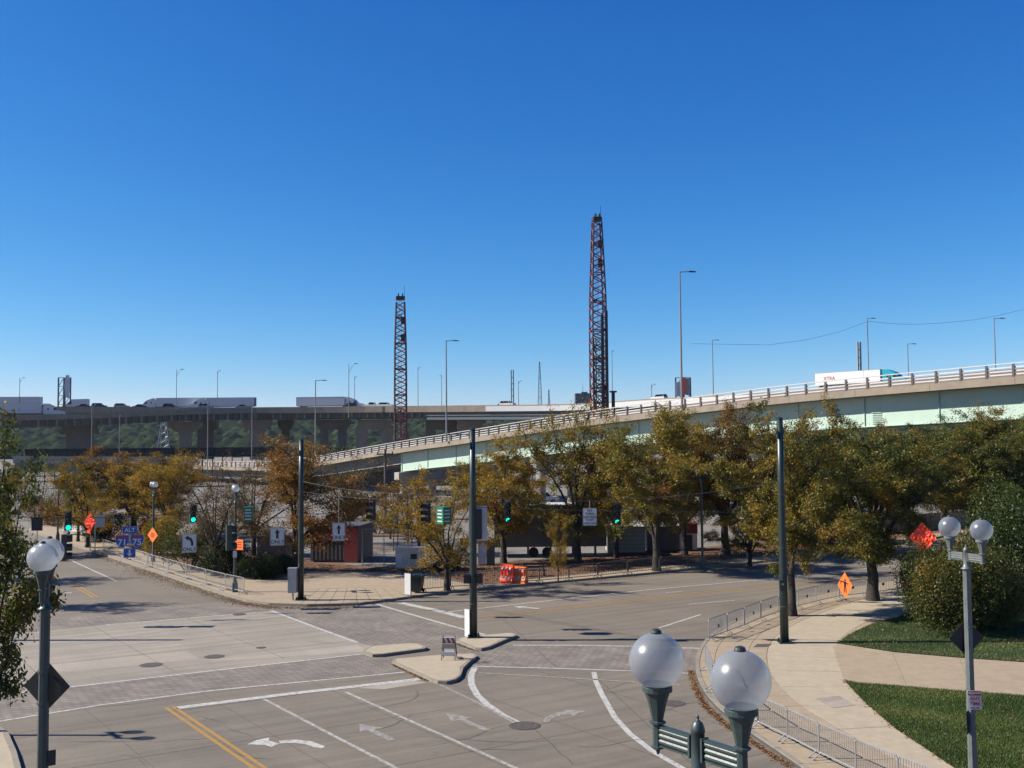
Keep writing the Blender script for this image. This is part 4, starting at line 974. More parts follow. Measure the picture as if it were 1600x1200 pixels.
barrier_row([(160, 861), (197, 874), (230, 886), (262, 896), (291, 905), (321, 914), (352, 922), (381, 929)], 'along the left street kerb', 'barriers along the left street', .13)
barrier_row([(660, 925), (704, 921), (750, 918), (797, 914), (843, 911), (889, 907), (934, 903), (981, 898), (1031, 893), (1075, 888), (1120, 884), (1168, 879)], 'on the far kerb behind the middle pole', 'dark barriers along the far kerb', .13, M['galv_dark'])

for o in plated: MB().box((rng.uniform(-.1, .1), -.025, .62), (.16, .01, .16)).build('plate', M['black'], o)

# ------------------------------------------------------------------ small street furniture
def diamond(w): return [(w, 0), (w * .95, .05 * w), (.05 * w, w * .95), (0, w), (-.05 * w, w * .95), (-w * .95, .05 * w), (-w, 0), (-w * .95, -.05 * w), (-.05 * w, -w * .95), (0, -w), (.05 * w, -w * .95), (w * .95, -.05 * w)]
b_ = G(1321, 941, .13)
t = thing('flagger_sign', 'orange diamond flagger sign on a folding stand behind the barriers', 'sign', b_, math.radians(-38)); dsg = .80
pl = MB().side([(x * .58, .22 + dsg + z) for x, z in diamond(dsg)], -.01, 0).build('panel', M['orange'], t)
man = MB()
for pts in ([(-.055, .93), (.075, .93), (.085, 1.25), (-.065, 1.25)], [(-.055, .93), (0, .93), (-.03, .58), (-.075, .58)], [(.02, .93), (.075, .93), (.085, .58), (.04, .58)], [(-.25, 1.29), (-.06, 1.25), (.2, 1.12), (.2, 1.06), (-.06, 1.17), (-.25, 1.23)], [(-.28, 1.29), (-.23, 1.29), (-.23, 1.1), (-.28, 1.1)]): man.side(pts, -.016, -.011)
man.lathe([(.055, -.016), (.055, -.011)], 12, (.01, 0, 1.33), 'Y'); man.build('flagger_symbol', M['sign_black'], t)
st = MB(); st.tube((0, .03, .05), (0, .03, 1.2), .018)
for sx, sy in ((1, 1), (1, -1), (-1, 1), (-1, -1)): st.tube((0, .03, .16), (sx * .42, sy * .34, .01), .014)
st.build('stand', M['black'], t)
def wrapped(label, px, yc, Y, w, h, foot_y, rz, seed):
    c = P(px, yc, Y); b_ = Vector((c.x, Y, .13)); t = thing('wrapped_sign', label, 'sign', b_, rz); r = random.Random(seed)
    n = 13; vv = []; ff = []; zc = c.z - .13
    for i in range(n):
        for j in range(n):
            u_ = i / (n - 1) * 2 - 1; v_ = j / (n - 1) * 2 - 1; x = (u_ - v_) / 2; z = (u_ + v_) / 2
            e = r.uniform(-.05, .05) * (1 if 0 < i < n - 1 and 0 < j < n - 1 else .4)
            vv.append((x * w + e, -.05 + r.uniform(-.05, .05), zc + z * h + e))
    for i in range(n - 1):
        for j in range(n - 1): ff.append((i * n + j, (i + 1) * n + j, (i + 1) * n + j + 1, i * n + j + 1))
    mb = MB(); mb.add(vv, ff); mb.add([(a, b + .06, c_) for a, b, c_ in vv], [f[::-1] for f in ff]); mb.build('wrapping', M['orange_red'], t)
    MB().tube((0, .04, 0), (0, .04, zc), .03).build('post', M['galv'], t)
    tail = MB(); tail.box((-.2 * w, -.03, zc - h * 1.0), (w * .55, .05, h * .3), R=Matrix.Rotation(.15, 3, 'Y')); tail.build('loose_wrap', M['orange_red'], t)
wrapped('orange red sign wrapped in plastic beside the large bush', 1442, 840, 57, .74, .84, 900, -.65, 3)
wrapped('orange folded sign behind a grey plate on the left sidewalk', 141, 816, 92, .75, .85, 855, -.5, 5)
def road_work(label, px, yc, w_px, foot, rows):
    b_ = G(px, foot, .13); c = P(px, yc, b_.y); u = b_.y / F; t = thing('work_sign', label, 'sign', b_, math.radians(-32)); w = w_px * u * 1.08; zc = c.z - .13
    flat(t, 'panel', [(x, zc + z) for x, z in diamond(w)], M['orange'], 0, .008)
    for k, s_ in enumerate(rows): MB().box((0, -.012, zc + w * (.22 - .22 * k)), (w * s_, .004, w * .12)).build('text_line', M['sign_red'], t)
    MB().tube((0, .03, 0), (0, .03, zc + w * .8), .03).build('post', M['galv'], t)
road_work('orange diamond work sign behind the far barriers', 238, 836, 11, 886, (.6, .9, .6))
b_ = G(372, 930, .13); t = thing('work_sign', 'small orange square sign on the globe lamp post', 'sign', P(374, 851, b_.y - .16), math.radians(-28)); w = .34
flat(t, 'panel', rrect(w * 1.9, w * 2.0, .04), M['orange'], 0, .008)
for k in range(3): MB().box((0, -.012, .16 - .16 * k), (.4, .004, .05)).build('text_line', M['sign_red'], t)
t = thing('lane_sign', 'small white plate under the orange square sign', 'sign', P(367, 866, b_.y - .16), 0); flat(t, 'panel', rrect(.26, .42, .02), M['sign_white'], 0, .008)
b_ = G(148, 862, .13); t = thing('reverse_side_sign', 'grey sign seen from behind in front of the folded orange sign', 'sign', (b_.x, b_.y, .13), 0)
zz = P(156, 814, b_.y).z - .13; MB().box((.42, 0, zz), (.95, .02, 1.15)).build('panel', M['alu'], t); MB().tube((0, .04, 0), (0, .04, zz + .4), .05).build('post', M['galv'], t)
b_ = P(57, 870, 84); t = thing('reverse_side_sign', 'dark grey sign seen from behind beside the foreground tree leaves', 'sign', (b_.x, b_.y, .1), 0)
zz = P(57, 819, b_.y).z - .1; MB().box((0, 0, zz), (.9, .02, 1.05)).build('panel', M['dark_grey'], t); MB().tube((0, .04, 0), (0, .04, zz + 1.4), .04).build('post', M['galv'], t)
# striped A-frame barricade
b_ = G(702, 1030, .148); t = thing('barricade', 'striped red and white folding barricade on the concrete island', 'barricade', b_, math.radians(-6))
for sy in (-1, 1):
    for sx in (-1, 1): MB().bar((sx * .31, sy * .27, .0), (sx * .27, sy * .03, 1.06), .035, .035).build('leg', M['galv_dark'], t)
for sy, mt_ in ((-1, 'sign_white'), (1, 'sign_white')):
    Rm = Matrix.Rotation(-sy * .22, 3, 'X'); bo = MB().box((0, sy * (.075 + .03), .87), (.62, .02, .27), R=Rm).build('board', M[mt_], t)
    if sy < 0:
        for k in (-1, 0, 1):
            s2 = MB(); c_ = Vector((0, sy * .105, .87)); q_ = [(k * .22 - .12, .12), (k * .22 - .01, .12), (k * .22 + .09, -.12), (k * .22 - .02, -.12)]
            vv = [c_ + Rm @ Vector((max(-.305, min(.305, x)), -.014, z)) for x, z in q_]; s2.add(vv, [(0, 1, 2, 3)]); s2.build('stripe', M['sign_red'], bo)
    MB().box((0, sy * .165, .62), (.6, .018, .22), R=Rm).build('panel', M['tan_box'] if sy < 0 else M['alu'], t)
    MB().box((0, sy * .235, .28), (.66, .018, .2), R=Rm).build('lower_board', M['sign_white'], t)
MB().lathe([(.14, .0), (.17, .02), (.15, .06), (.05, .07)], 14, (.45, .15, 0)).build('sand_bag', M['rail_post'], t)
# orange water filled barriers
for k, (px, py) in enumerate(((793, 911), (813, 911))):
    b_ = G(px, py + 0, .13); t = thing('plastic_barrier', ('left' if k == 0 else 'right') + ' half of the orange and white water filled barrier on the far kerb', 'barrier', b_, math.radians(-30), 'orange water filled barriers')
    h = 1.28 - .16 * k; L = .98
    mb = MB(); pr = [(-.28, 0), (.28, 0), (.28, .18), (.14, .5), (.11, h), (-.11, h), (-.14, .5), (-.28, .18)]
    n = len(pr); vv = [(x, y, z) for x in (-L / 2, L / 2) for y, z in pr]; mb.add(vv, [tuple(range(n)), tuple(range(n, 2 * n))[::-1]] + [(i, n + i, n + (i + 1) % n, (i + 1) % n) for i in range(n)]); mb.build('body', M['orange_red'] if k == 0 else M['orange'], t)
    for i in range(4): MB().box((-.36 + .24 * i, -.155, .75), (.05, .05, .5)).build('rib', M['orange_red'], t)
    for z, mt_ in ((h - .24, 0), (.40, 1)):
        for i in range(3):
            s2 = MB(); x = -.32 + .3 * i; y = -.19 if mt_ == 0 else -.24; s2.add([(x - .11, y, z - .1), (x + .03, y, z - .1), (x + .13, y + .02, z + .12), (x - .01, y + .02, z + .12)], [(0, 1, 2, 3)]); s2.build('stripe', M['sign_white'], t)
# wheeled bin, board
b_ = G(652, 926, .13); t = thing('wheeled_bin', 'dark green wheeled bin beside the white board', 'bin', b_, math.radians(-10))
v0 = [(-.3, -.3, .1), (.3, -.3, .1), (.3, .3, .1), (-.3, .3, .1), (-.4, -.4, 1.05), (.4, -.4, 1.05), (.4, .4, 1.05), (-.4, .4, 1.05)]
mb = MB(); mb.add(v0, [(3, 2, 1, 0), (0, 1, 5, 4), (1, 2, 6, 5), (2, 3, 7, 6), (3, 0, 4, 7)]); mb.build('body', M['bin'], t)
MB().side([(-.44, 1.05), (.44, 1.05), (.42, 1.14), (.1, 1.2), (-.3, 1.18), (-.44, 1.12)], -.44, .44).build('lid', M['bin'], t)
for sx in (-1, 1): MB().lathe([(.13, -.04), (.13, .04)], 14, (sx * .34, .3, .13), 'X').build('wheel', M['tyre'], t)
MB().tube((-.35, .46, 1.0), (.35, .46, 1.0), .02).build('handle', M['bin'], t)
b_ = G(637, 931, .13); t = thing('notice_board', 'white upright board on a thin pole beside the wheeled bin', 'sign', b_, math.radians(-38))
MB().box((0, 0, .75), (.52, .03, 1.35)).build('board', M['sign_white'], t); MB().box((0, .03, .75), (.58, .03, 1.42)).build('frame', M['black'], t); MB().tube((.02, .07, 0), (.02, .07, 4.6), .028).build('post', M['galv_dark'], t)

# ------------------------------------------------------------------ site boxes and trailers behind the trees
LOT_CARS = []
def boxed(name, label, px0, px1, ytop, ybase, depth, mt, rz=0.0, cat='container', corr=0, lid=None, legs=False):
    a = G(px0, ybase, .12); c = G(px1, ybase, .12); ctr = (a + c) / 2; w = (c - a).length; h = P((px0 + px1) / 2, ytop, ctr.y).z - .12
    t = thing(name, label, cat, ctr + Vector((0, depth / 2, 0)), rz); z0 = .9 if legs else .1
    MB().box((0, 0, (z0 + h) / 2), (w, depth, h - z0)).build('body', M[mt], t)
    if corr:
        for i in range(corr): MB().box((-w / 2 + w * (i + .5) / corr, -depth / 2 - .03, (z0 + h) / 2), (w / corr * .5, .06, h - z0 - .3)).build('corrugation', M[mt], t)
    MB().box((0, 0, h + .04), (w + .1, depth + .1, .08)).build('roof', M[lid or mt], t)
    if legs:
        for i in range(5): MB().box((-w / 2 + w * (i + .5) / 5, -depth / 2 + .3, .45), (.18, .18, .9)).build('jack', M['galv_dark'], t)
        for sx in (-.15, -.03): MB().lathe([(.42, -.12), (.42, .12)], 18, (w * sx, -depth / 2 + .4, .42), 'Y').build('wheel', M['tyre'], t)
    return t, w, h
t, w, h = boxed('shipping_container', 'dull red container with open grey side behind the fence', 490, 566, 823, 879, 4.5, 'grey_box', math.radians(-8), corr=12)
MB().box((0, -2.33, h * .8), (w + .04, .05, h * .4)).build('upper_band', M['red_box'], t); MB().box((.36 * w, -2.36, h * .45), (.28 * w, .06, h * .9)).build('door_panel', M['red_box'], t)
boxed('site_shed', 'plain grey shed behind the left green pole', 402, 446, 838, 872, 3, 'grey_box', cat='shed', lid='alu')
t, w, h = boxed('generator', 'grey generator box with white poster behind the wire fence', 617, 662, 858, 890, 1.3, 'alu', math.radians(4), cat='generator')
flat(t, 'poster', rrect(.42, 1.0, .02, -w / 2 + .3, .75), M['sign_white'], -.68, .006); MB().box((.3, -.66, 1.0), (.5, .03, .4)).build('vent', M['dark_grey'], t)
t, w, h = boxed('office_trailer', 'long grey site trailer raised on jacks behind the trees', 772, 948, 790, 871, 3.2, 'grey_box', math.radians(2), cat='trailer', lid='sign_white', legs=True)
for i in range(3): MB().box((-w * .35 + w * .33 * i, -1.63, 2.5), (1.0, .05, .9)).build('window', M['glass'], t)
t, w, h = boxed('plank_trailer', 'cream plank sided trailer between the golden trees', 950, 1009, 824, 865, 2.8, 'tan_box', cat='trailer')
for i in range(6): MB().box((0, -1.42, .45 + i * .36), (w, .03, .03)).build('groove', M['galv_dark'], t)
MB().box((-w * .42, -1.43, 1.3), (.3, .04, .35)).build('meter_box', M['black'], t)
boxed('storage_container', 'dark storage container left of the red and white booth', 1012, 1060, 824, 862, 3, 'grey_box', cat='container', corr=9)
t, w, h = boxed('ticket_booth', 'red and white booth beside the dark storage container', 1062, 1090, 819, 861, 2, 'sign_white', cat='booth', lid='red_box')
MB().box((0, -1.03, h * .82), (w + .06, .06, h * .34)).build('red_fascia', M['red_box'], t); MB().box((-.05, -1.04, h * .33), (w * .5, .05, h * .55)).build('opening', M['black'], t)
boxed('utility_cabinet', 'white utility cabinet right of the middle pole', 747, 759, 842, 884, .8, 'sign_white', cat='cabinet'); boxed('utility_cabinet', 'grey utility cabinet left of the long site trailer', 760, 773, 846, 884, .8, 'grey_box', cat='cabinet')
# compact loader behind the forked tree
b_ = G(697, 890, .12); t = thing('compact_loader', 'white and black loader parked behind the forked tree', 'loader', b_, math.radians(15))
for sx in (-1, 1):
    for sy in (-1, 1): w_ = MB().lathe([(.25, -.13), (.42, -.12), (.42, .12), (.25, .13)], 18, (sx * .62, sy * .7, .42), 'Y').build('wheel', M['tyre'], t)
MB().side([(-1.1, .35), (1.0, .35), (1.15, .9), (1.1, 1.25), (-.2, 1.25), (-1.1, 1.0)], -.5, .5).build('body', M['car_dark'], t); MB().side([(-.6, 1.2), (.45, 1.25), (.4, 2.1), (-.45, 2.1)], -.48, .48).build('cab', M['white_paint'], t); MB().side([(-.45, 1.3), (.35, 1.3), (.32, 1.95), (-.36, 1.95)], -.49, .49).build('window', M['glass'], t)
MB().bar((.9, -.6, 1.5), (-1.9, -.6, .35), .1, .12).build('lift_arm', M['white_paint'], t)
b_ = G(727, 884, .12); t = thing('yellow_sign', 'yellow plate on a short stand beside the middle pole', 'sign', b_, 0); MB().box((0, 0, P(727, 848, b_.y).z), (.85, .05, .55)).build('panel', M['yellow'], t); MB().tube((0, .05, 0), (0, .05, 2), .04).build('post', M['galv_dark'], t)
# wire fence
t = thing('site_fence', 'wire fence with thin posts around the generator', 'fence', (0, 0, 0)); fp = [(566, 886), (600, 886), (640, 887), (690, 888), (716, 888)]
q_ = [G(x, y, .12) for x, y in fp]
for p in q_: MB().tube(p, p + Vector((0, 0, 3.0)), .035).build('post', M['galv'], t)
for z in (3.0, .2): MB().path([p + Vector((0, 0, z)) for p in q_], .022, 5).build('rail', M['galv'], t)
wm = MB()
for a, b2 in zip(q_[:-1], q_[1:]):
    k = int((b2 - a).length / .35)
    for i in range(k): wm.tube(a.lerp(b2, i / k) + Vector((0, 0, .2)), a.lerp(b2, (i + 1) / k) + Vector((0, 0, 3)), .005, .005, 3, False)
wm.build('wire_mesh', M['galv'], t)
t = thing('abutment_wall', 'dark weathered wall filling in the shade under the low end of the ramp', 'wall', (0, 0, 0)); q_ = [P(x, 760, 236) for x in (520, 590, 660, 730, 800)]  # retaining wall whose dark tone also stands in for shade under the ramp
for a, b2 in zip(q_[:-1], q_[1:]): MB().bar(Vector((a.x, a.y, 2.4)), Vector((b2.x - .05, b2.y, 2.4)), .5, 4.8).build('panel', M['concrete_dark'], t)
b_ = P(602, 800, 112); zt = P(602, 704, 112).z; t = thing('utility_pole', 'brown wooden utility pole with cross arm behind the signals', 'pole', (b_.x, 112, .12), 0); MB().tube((0, 0, 0), (0, 0, zt), .17, .13).build('shaft', M['rail_post'], t); MB().box((0, -.1, zt - .5), (1.8, .12, .14)).build('cross_arm', M['rail_post'], t)
for sx in (-.8, .8): MB().lathe([(.05, zt - .43), (.07, zt - .3), (.03, zt - .22)], 8, (sx, -.1, 0)).build('insulator', M['dark_grey'], t)
for px, y0, y1, w_, lb in ((618, 791, 815, .55, 'narrow pale sign on a tall thin post behind the signals'), (640, 798, 813, .9, 'wide pale sign on a tall thin post left of the green street sign')):
    Y = 95; c = P(px, (y0 + y1) / 2, Y); t = thing('lot_sign', lb, 'sign', (c.x, Y, .12), 0, 'signs in the parking lot'); MB().box((0, 0, c.z - .12), (w_, .04, (y1 - y0) * Y / F)).build('panel', M['alu'], t)
    for sx in (-.2, .2): MB().tube((sx, .06, 0), (sx, .06, c.z + 2.4), .05).build('post', M['galv_dark'], t)
boxed('site_trailer', 'low red trailer far behind the left black signal', 553, 579, 789, 806, 2.2, 'red_box', cat='trailer', lid='sign_white')
for k, (px, py) in enumerate(((600, 838), (880, 800), (1010, 806), (720, 812))):
    b_ = G(px, py, .12); t = thing('planting_island', 'raised planting strip in the lot, %s by distance from the red container' % ORD[k], 'planter', b_, math.radians(-4), 'planting strips in the parking lot')
    MB().box((0, 0, .08), (11, 1.8, .16)).build('kerb', M['curb'], t); MB().box((0, 0, .17), (10.5, 1.4, .06)).build('bed', M['mulch'], t)
for k, (px, py, lm, lb) in enumerate(((822, 796, 'leaf_red', 'small rust red shrub beyond the long trailer'), (838, 792, 'leaf_red', 'orange brown shrub beyond the long trailer'), (590, 836, 'leaf_yellow', 'yellow orange shrub in the lot behind the fence'), (560, 800, 'leaf_yellow', 'yellow shrub near the low red trailer'))):
    shrub('lot_shrub', lb, G(px, py), 1.8, 1.5, 2.6, 2500, .2, M[lm], 70 + k, 6, 'shrub', 'shrubs in the parking lot')
for k, (px, py, mt_, lb) in enumerate(((756, 800, 'car_silver', 'silver car parked beyond the long trailer'), (850, 786, 'white_paint', 'white car parked near the ramp column'), (1060, 806, 'car_dark', 'dark car parked behind the red and white booth'))): LOT_CARS.append((px, py, mt_, lb))
b_ = G(836, 902, .13); t = thing('bench', 'dark metal bench beside the orange barrier', 'bench', b_ + Vector((0, .6, 0)), math.radians(6))
for i in range(3): MB().box((0, -.2 + .2 * i, .45), (1.7, .14, .05)).build('seat_slat', M['dark_grey'], t)
for i in range(2): MB().box((0, .32, .65 + .2 * i), (1.7, .05, .14)).build('back_slat', M['dark_grey'], t)
for sx in (-.7, .7): MB().box((sx, 0, .22), (.08, .55, .44)).build('leg', M['black'], t); MB().box((sx, .3, .6), (.08, .06, .6)).build('back_post', M['black'], t)
# low concrete wall at the right behind the trees
t = thing('low_wall', 'low grey concrete wall behind the trees at the right', 'wall', (0, 0, 0)); q_ = [G(x, y, .12) for x, y in ((1195, 847), (1290, 840), (1380, 834), (1470, 826), (1560, 817), (1640, 810))]
for a, b2 in zip(q_[:-1], q_[1:]): MB().bar(a + Vector((0, 0, .9)), a.lerp(b2, .995) + Vector((0, 0, .9)), .35, 1.8).build('panel', M['concrete'], t)

# ------------------------------------------------------------------ elevated ramp with mint girder
rail = [(150, 717), (285, 720), (400, 721), (460, 717), (510, 710), (550, 702.5), (650, 685), (700, 677.5), (800, 661), (900, 645), (1000, 631), (1100, 618), (1200, 605), (1300, 594), (1400, 584), (1500, 574.5), (1600, 565), (1800, 548)]
RP = [P(x, y, 208722.0 / (x + 460)) for x, y in rail]
RP = smooth(catmull(RP, 6), 3)
def off(pts, d, dz):
    out = []
    for i, p in enumerate(pts):
        t_ = (pts[min(i + 1, len(pts) - 1)] - pts[max(i - 1, 0)]); t_.z = 0; t_.normalize(); n_ = Vector((-t_.y, t_.x, 0)); out.append(p + n_ * d + Vector((0, 0, dz)))
    return out
def sweep(name, pts, d0, d1, z0, z1, mt, parent):
    """slab along pts between lateral offsets d0..d1 (positive = away from us) and heights z0..z1 under the rail line"""
    a = off(pts, d0, z0); b2 = off(pts, d1, z0); c = off(pts, d1, z1); e = off(pts, d0, z1); n = len(pts); mb = MB()
    mb.add(a + b2 + c + e, [f for i in range(n - 1) for f in ((i, i + 1, n + i + 1, n + i), (n + i, n + i + 1, 2 * n + i + 1, 2 * n + i), (2 * n + i, 2 * n + i + 1, 3 * n + i + 1, 3 * n + i), (3 * n + i, 3 * n + i + 1, i + 1, i))] + [(0, n, 2 * n, 3 * n), (n - 1, 4 * n - 1, 3 * n - 1, 2 * n - 1)])
    return mb.build(name, mt, parent)
ramp = thing('elevated_ramp', 'long elevated road ramp with mint green girder and metal railing', 'bridge', (0, 0, 0))
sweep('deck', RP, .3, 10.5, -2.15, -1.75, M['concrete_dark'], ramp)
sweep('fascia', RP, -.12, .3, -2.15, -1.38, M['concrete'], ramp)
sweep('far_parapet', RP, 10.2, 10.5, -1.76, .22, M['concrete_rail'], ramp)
near = [p for p in RP if p.y < 196]; farp = [p for p in RP if p.y > 193]
for d_ in (1.7, 5.2, 8.7):
    sweep('girder', near, d_, d_ + .12, -5.5, -2.15, M['mint'], ramp); sweep('bottom_flange', near, d_ - .25, d_ + .37, -5.56, -5.5, M['mint'], ramp)
    sweep('girder', farp, d_, d_ + .12, -4.0, -2.15, M['steel_blue'], ramp); sweep('bottom_flange', farp, d_ - .3, d_ + .4, -4.1, -4.0, M['concrete_pale'], ramp)  # low end: web shadow and sunlit bottom strip are painted into the colours
for k, (dz, hh) in enumerate(((0, .09), (-.36, .13), (-.72, .13), (-1.06, .13))):
    sweep('rail', RP, .03 if k else -.12, .14, dz - hh, dz, M['rail'], ramp)
RD = resample(RP, 2.72)
for i, p in enumerate(RD):
    if i + 1 < len(RD):
        d = (RD[i + 1] - p); rz = math.atan2(d.y, d.x)
        mb = MB().box((0, -.045, -.76), (.24, .14, 1.28)); mb.box((0, .02, -1.39), (.34, .3, .04)); o = mb.build('rail_post', M['rail_post'], ramp, p); o.rotation_euler = (0, 0, rz)
def on_line(pts, Y):
    for a, b2 in zip(pts[:-1], pts[1:]):
        if (a.y - Y) * (b2.y - Y) <= 0: return a.lerp(b2, (Y - a.y) / (b2.y - a.y) if b2.y != a.y else 0), (b2 - a)
    return pts[-1], pts[-1] - pts[-2]
for Y in (226, 194, 162, 130, 98):
    p, d = on_line(RP, Y); d.z = 0; d.normalize(); n_ = Vector((-d.y, d.x, 0)); dep = 5.6 if Y <= 194 else 4.1; rz = math.atan2(n_.y, n_.x)
    c = p + n_ * 5.3
    MB().box((c.x, c.y, p.z - dep - .75), (9.6, 1.6, 1.4), rz).build('pier_cap', M['concrete_pale'], ramp)
    for dd in (-3.2, 3.2):
        q_ = c + n_ * dd; MB().tube((q_.x, q_.y, 0), (q_.x, q_.y, p.z - dep - 1.45), .75, .75, 18).build('pier_column', M['concrete_pale'], ramp)
    for dd in (1.62,):
        q_ = p + n_ * dd; MB().box((q_.x, q_.y, p.z - 2.15 - (dep - 2.15) / 2), (.12, .25, dep - 2.2), rz).build('stiffener', M['mint'] if Y <= 194 else M['steel_blue'], ramp)
for p, p2 in zip(resample(near, 9.0)[:-1], resample(near, 9.0)[1:]):
    d = (p2 - p).normalized(); n_ = Vector((-d.y, d.x, 0)).normalized(); q_ = p + n_ * 1.64
    o = MB().box((0, 0, -3.8), (.05, .14, 3.3)).build('stiffener', M['mint'], ramp, q_); o.rotation_euler = (0, 0, math.atan2(d.y, d.x))
    o = MB().box((0, -.125, -1.76), (.05, .012, .74)).build('fascia_joint', M['concrete_dark'], ramp, p); o.rotation_euler = (0, 0, math.atan2(d.y, d.x))
p, d = on_line(RP, 115)
n_ = Vector((-d.y, d.x, 0)).normalized()
for k in range(9):
    q_ = p + n_ * 1.6 + d.normalized() * .0; o = MB().box((0, 0, 0), (1.2, .05, .05)).build('grille_bar', M['mint'], ramp, q_ + Vector((0, 0, -3.6 - k * .2))); o.rotation_euler = (0, 0, math.atan2(d.y, d.x))

# ------------------------------------------------------------------ highway behind
HP = smooth(catmull([P(x, y, Y) for x, y, Y in ((-260, 634, 322), (-100, 636, 330), (60, 635, 333), (300, 636.5, 335), (450, 636, 334), (600, 634.5, 330), (760, 633, 315), (900, 631, 300), (1000, 624, 284), (1100, 619, 268), (1300, 607, 240), (1600, 588, 205), (1850, 570, 182))], 5), 2)
# order from left to right: lateral offset positive = away
hwy = thing('elevated_highway', 'long elevated concrete highway carrying trucks across the background', 'bridge', (0, 0, 0))
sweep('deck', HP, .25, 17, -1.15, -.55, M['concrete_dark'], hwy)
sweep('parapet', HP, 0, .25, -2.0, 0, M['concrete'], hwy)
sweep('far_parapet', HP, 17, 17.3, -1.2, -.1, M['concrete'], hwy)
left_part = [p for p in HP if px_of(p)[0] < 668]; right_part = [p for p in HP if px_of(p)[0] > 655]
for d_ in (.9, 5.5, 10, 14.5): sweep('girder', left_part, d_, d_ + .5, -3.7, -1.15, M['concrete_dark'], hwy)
for d_ in (.8, 6, 11, 15.5): sweep('girder', right_part, d_, d_ + .3, -4.4, -1.15, M['steel_blue'], hwy)
sweep('lower_flange', right_part, .5, 1.4, -3.1, -2.95, M['concrete_pale'], hwy)
pale = [p for p in HP if px_of(p)[0] > 755]; sweep('white_barrier', pale, -.12, -.01, -1.9, -.35, M['sign_white'], hwy)
# rows of short cross beams under the slab
for i, p in enumerate(resample(left_part, 2.6)):
    x = px_of(p)[0]
    if 40 < x < 668: MB().box((p.x, p.y + .45, p.z - 2.9), (.5, .9, 1.5)).build('beam_end', M['concrete'] if i % 3 else M['concrete_dark'], hwy)
low = smooth(catmull([P(x, y, Y) for x, y, Y in ((-260, 656, 268), (-100, 651, 276), (25, 648.5, 283), (150, 645.5, 292), (250, 641.5, 304), (330, 639, 316), (400, 637.5, 326))], 5), 2)
fr_ = thing('merging_ramp', 'lower concrete ramp merging into the elevated highway at the left', 'bridge', (0, 0, 0))
sweep('deck', low, .25, 9, -1.2, -.6, M['concrete_dark'], fr_); sweep('parapet', low, 0, .25, -1.5, 0, M['concrete'], fr_); sweep('far_parapet', low, 9, 9.25, -1.2, 0, M['concrete_dark'], fr_)
for d_ in (.8, 4.3, 7.8): sweep('girder', low, d_, d_ + .5, -3.4, -1.2, M['concrete_dark'], fr_)
for i, p in enumerate(resample(low, 2.3)): MB().box((p.x, p.y + .35, p.z - 2.45), (.45, .7, 1.8)).build('beam_end', M['concrete'] if i % 2 else M['concrete_dark'], fr_)
def pier(px, Y, ytop, wt, wc, two=False, parent=hwy, mt='concrete', dep=7.0):
    p = P(px, ytop, Y); z1 = p.z; mt_ = M[mt]
    MB().side([(-wt / 2, z1), (wt / 2, z1), (wt / 2, z1 - 1.3), (wc * .75, z1 - 3.2), (-wc * .75, z1 - 3.2), (-wt / 2, z1 - 1.3)], -1.1, 1.1).build('pier_cap', mt_, parent, (p.x, Y, 0))
    for sx in ((-1, 1) if two else (0,)):
        c_ = wc * (.24 if two else .5); x = sx * wc * .55
        MB().box((x, 0, (z1 - 3.0) / 2), (2 * c_, 1.9, z1 - 3.0)).build('pier_column', mt_, parent, (p.x, Y, 0))
pier(125, 296, 661, 9.4, 7.0, False, fr_, 'concrete_dark'); pier(290, 316, 659, 10, 3.4, False, fr_, 'concrete'); pier(322, 345, 657, 8, 5.2, False, hwy, 'concrete_dark')
pier(402, 338, 656, 9.5, 4.4, False, hwy, 'concrete'); pier(447, 352, 656, 5.5, 2.6, False, hwy, 'concrete_dark'); pier(521, 340, 656, 11, 5.4, True, hwy, 'concrete_dark')
pier(585, 337, 656, 10.5, 7.4, True, hwy, 'concrete'); pier(690, 334, 656, 10, 6.5, True, hwy, 'concrete_dark'); pier(735, 325, 657, 8, 5, False, hwy, 'concrete'); pier(840, 312, 655, 10, 5, True, hwy, 'concrete_dark'); pier(985, 292, 645, 10, 5, True, hwy, 'concrete')
pier(-60, 290, 663, 9, 4, False, fr_, 'concrete_dark')
# black screen fence and low overpass at the left
a = P(40, 713, 262); b2 = P(440, 713, 262); z1 = P(240, 700, 262).z
t = thing('screen_fence', 'long black screen fence under the elevated highway', 'fence', (0, 0, 0))
for i in range(26):
    p = a.lerp(b2, i / 26); p2 = a.lerp(b2, (i + .97) / 26); MB().bar(Vector((p.x, p.y, (p.z + z1) / 2)), Vector((p2.x, p2.y, (p.z + z1) / 2)), .12, z1 - p.z).build('panel', M['black_screen'], t)
    MB().box((p.x, p.y - .1, z1 / 2), (.2, .2, z1 + .3)).build('post', M['black_screen'], t)
lo = [P(20, 713, 236), P(90, 713, 236), P(180, 713.5, 236), P(300, 715, 240)]; t = thing('low_overpass', 'low concrete overpass behind the left trees', 'bridge', (0, 0, 0))
sweep('deck', lo, .2, 9, -1.5, -.9, M['concrete_dark'], t); sweep('parapet', lo, 0, .2, -1.6, 0, M['concrete_pale'], t); sweep('girder', lo, .9, 1.1, -3.6, -1.5, M['steel_blue'], t)
for x in (97, 160): p = P(x, 720, 237); MB().box((p.x, 238, p.z / 2 - .6), (1.0, 1.2, p.z - .9)).build('pier_column', M['concrete_pale'], t)
for x in range(4): MB().box((lo[0].x + 4 + 8 * x, 235.9, lo[0].z - .8), (.08, .12, 1.5)).build('panel_joint', M['concrete_dark'], t)

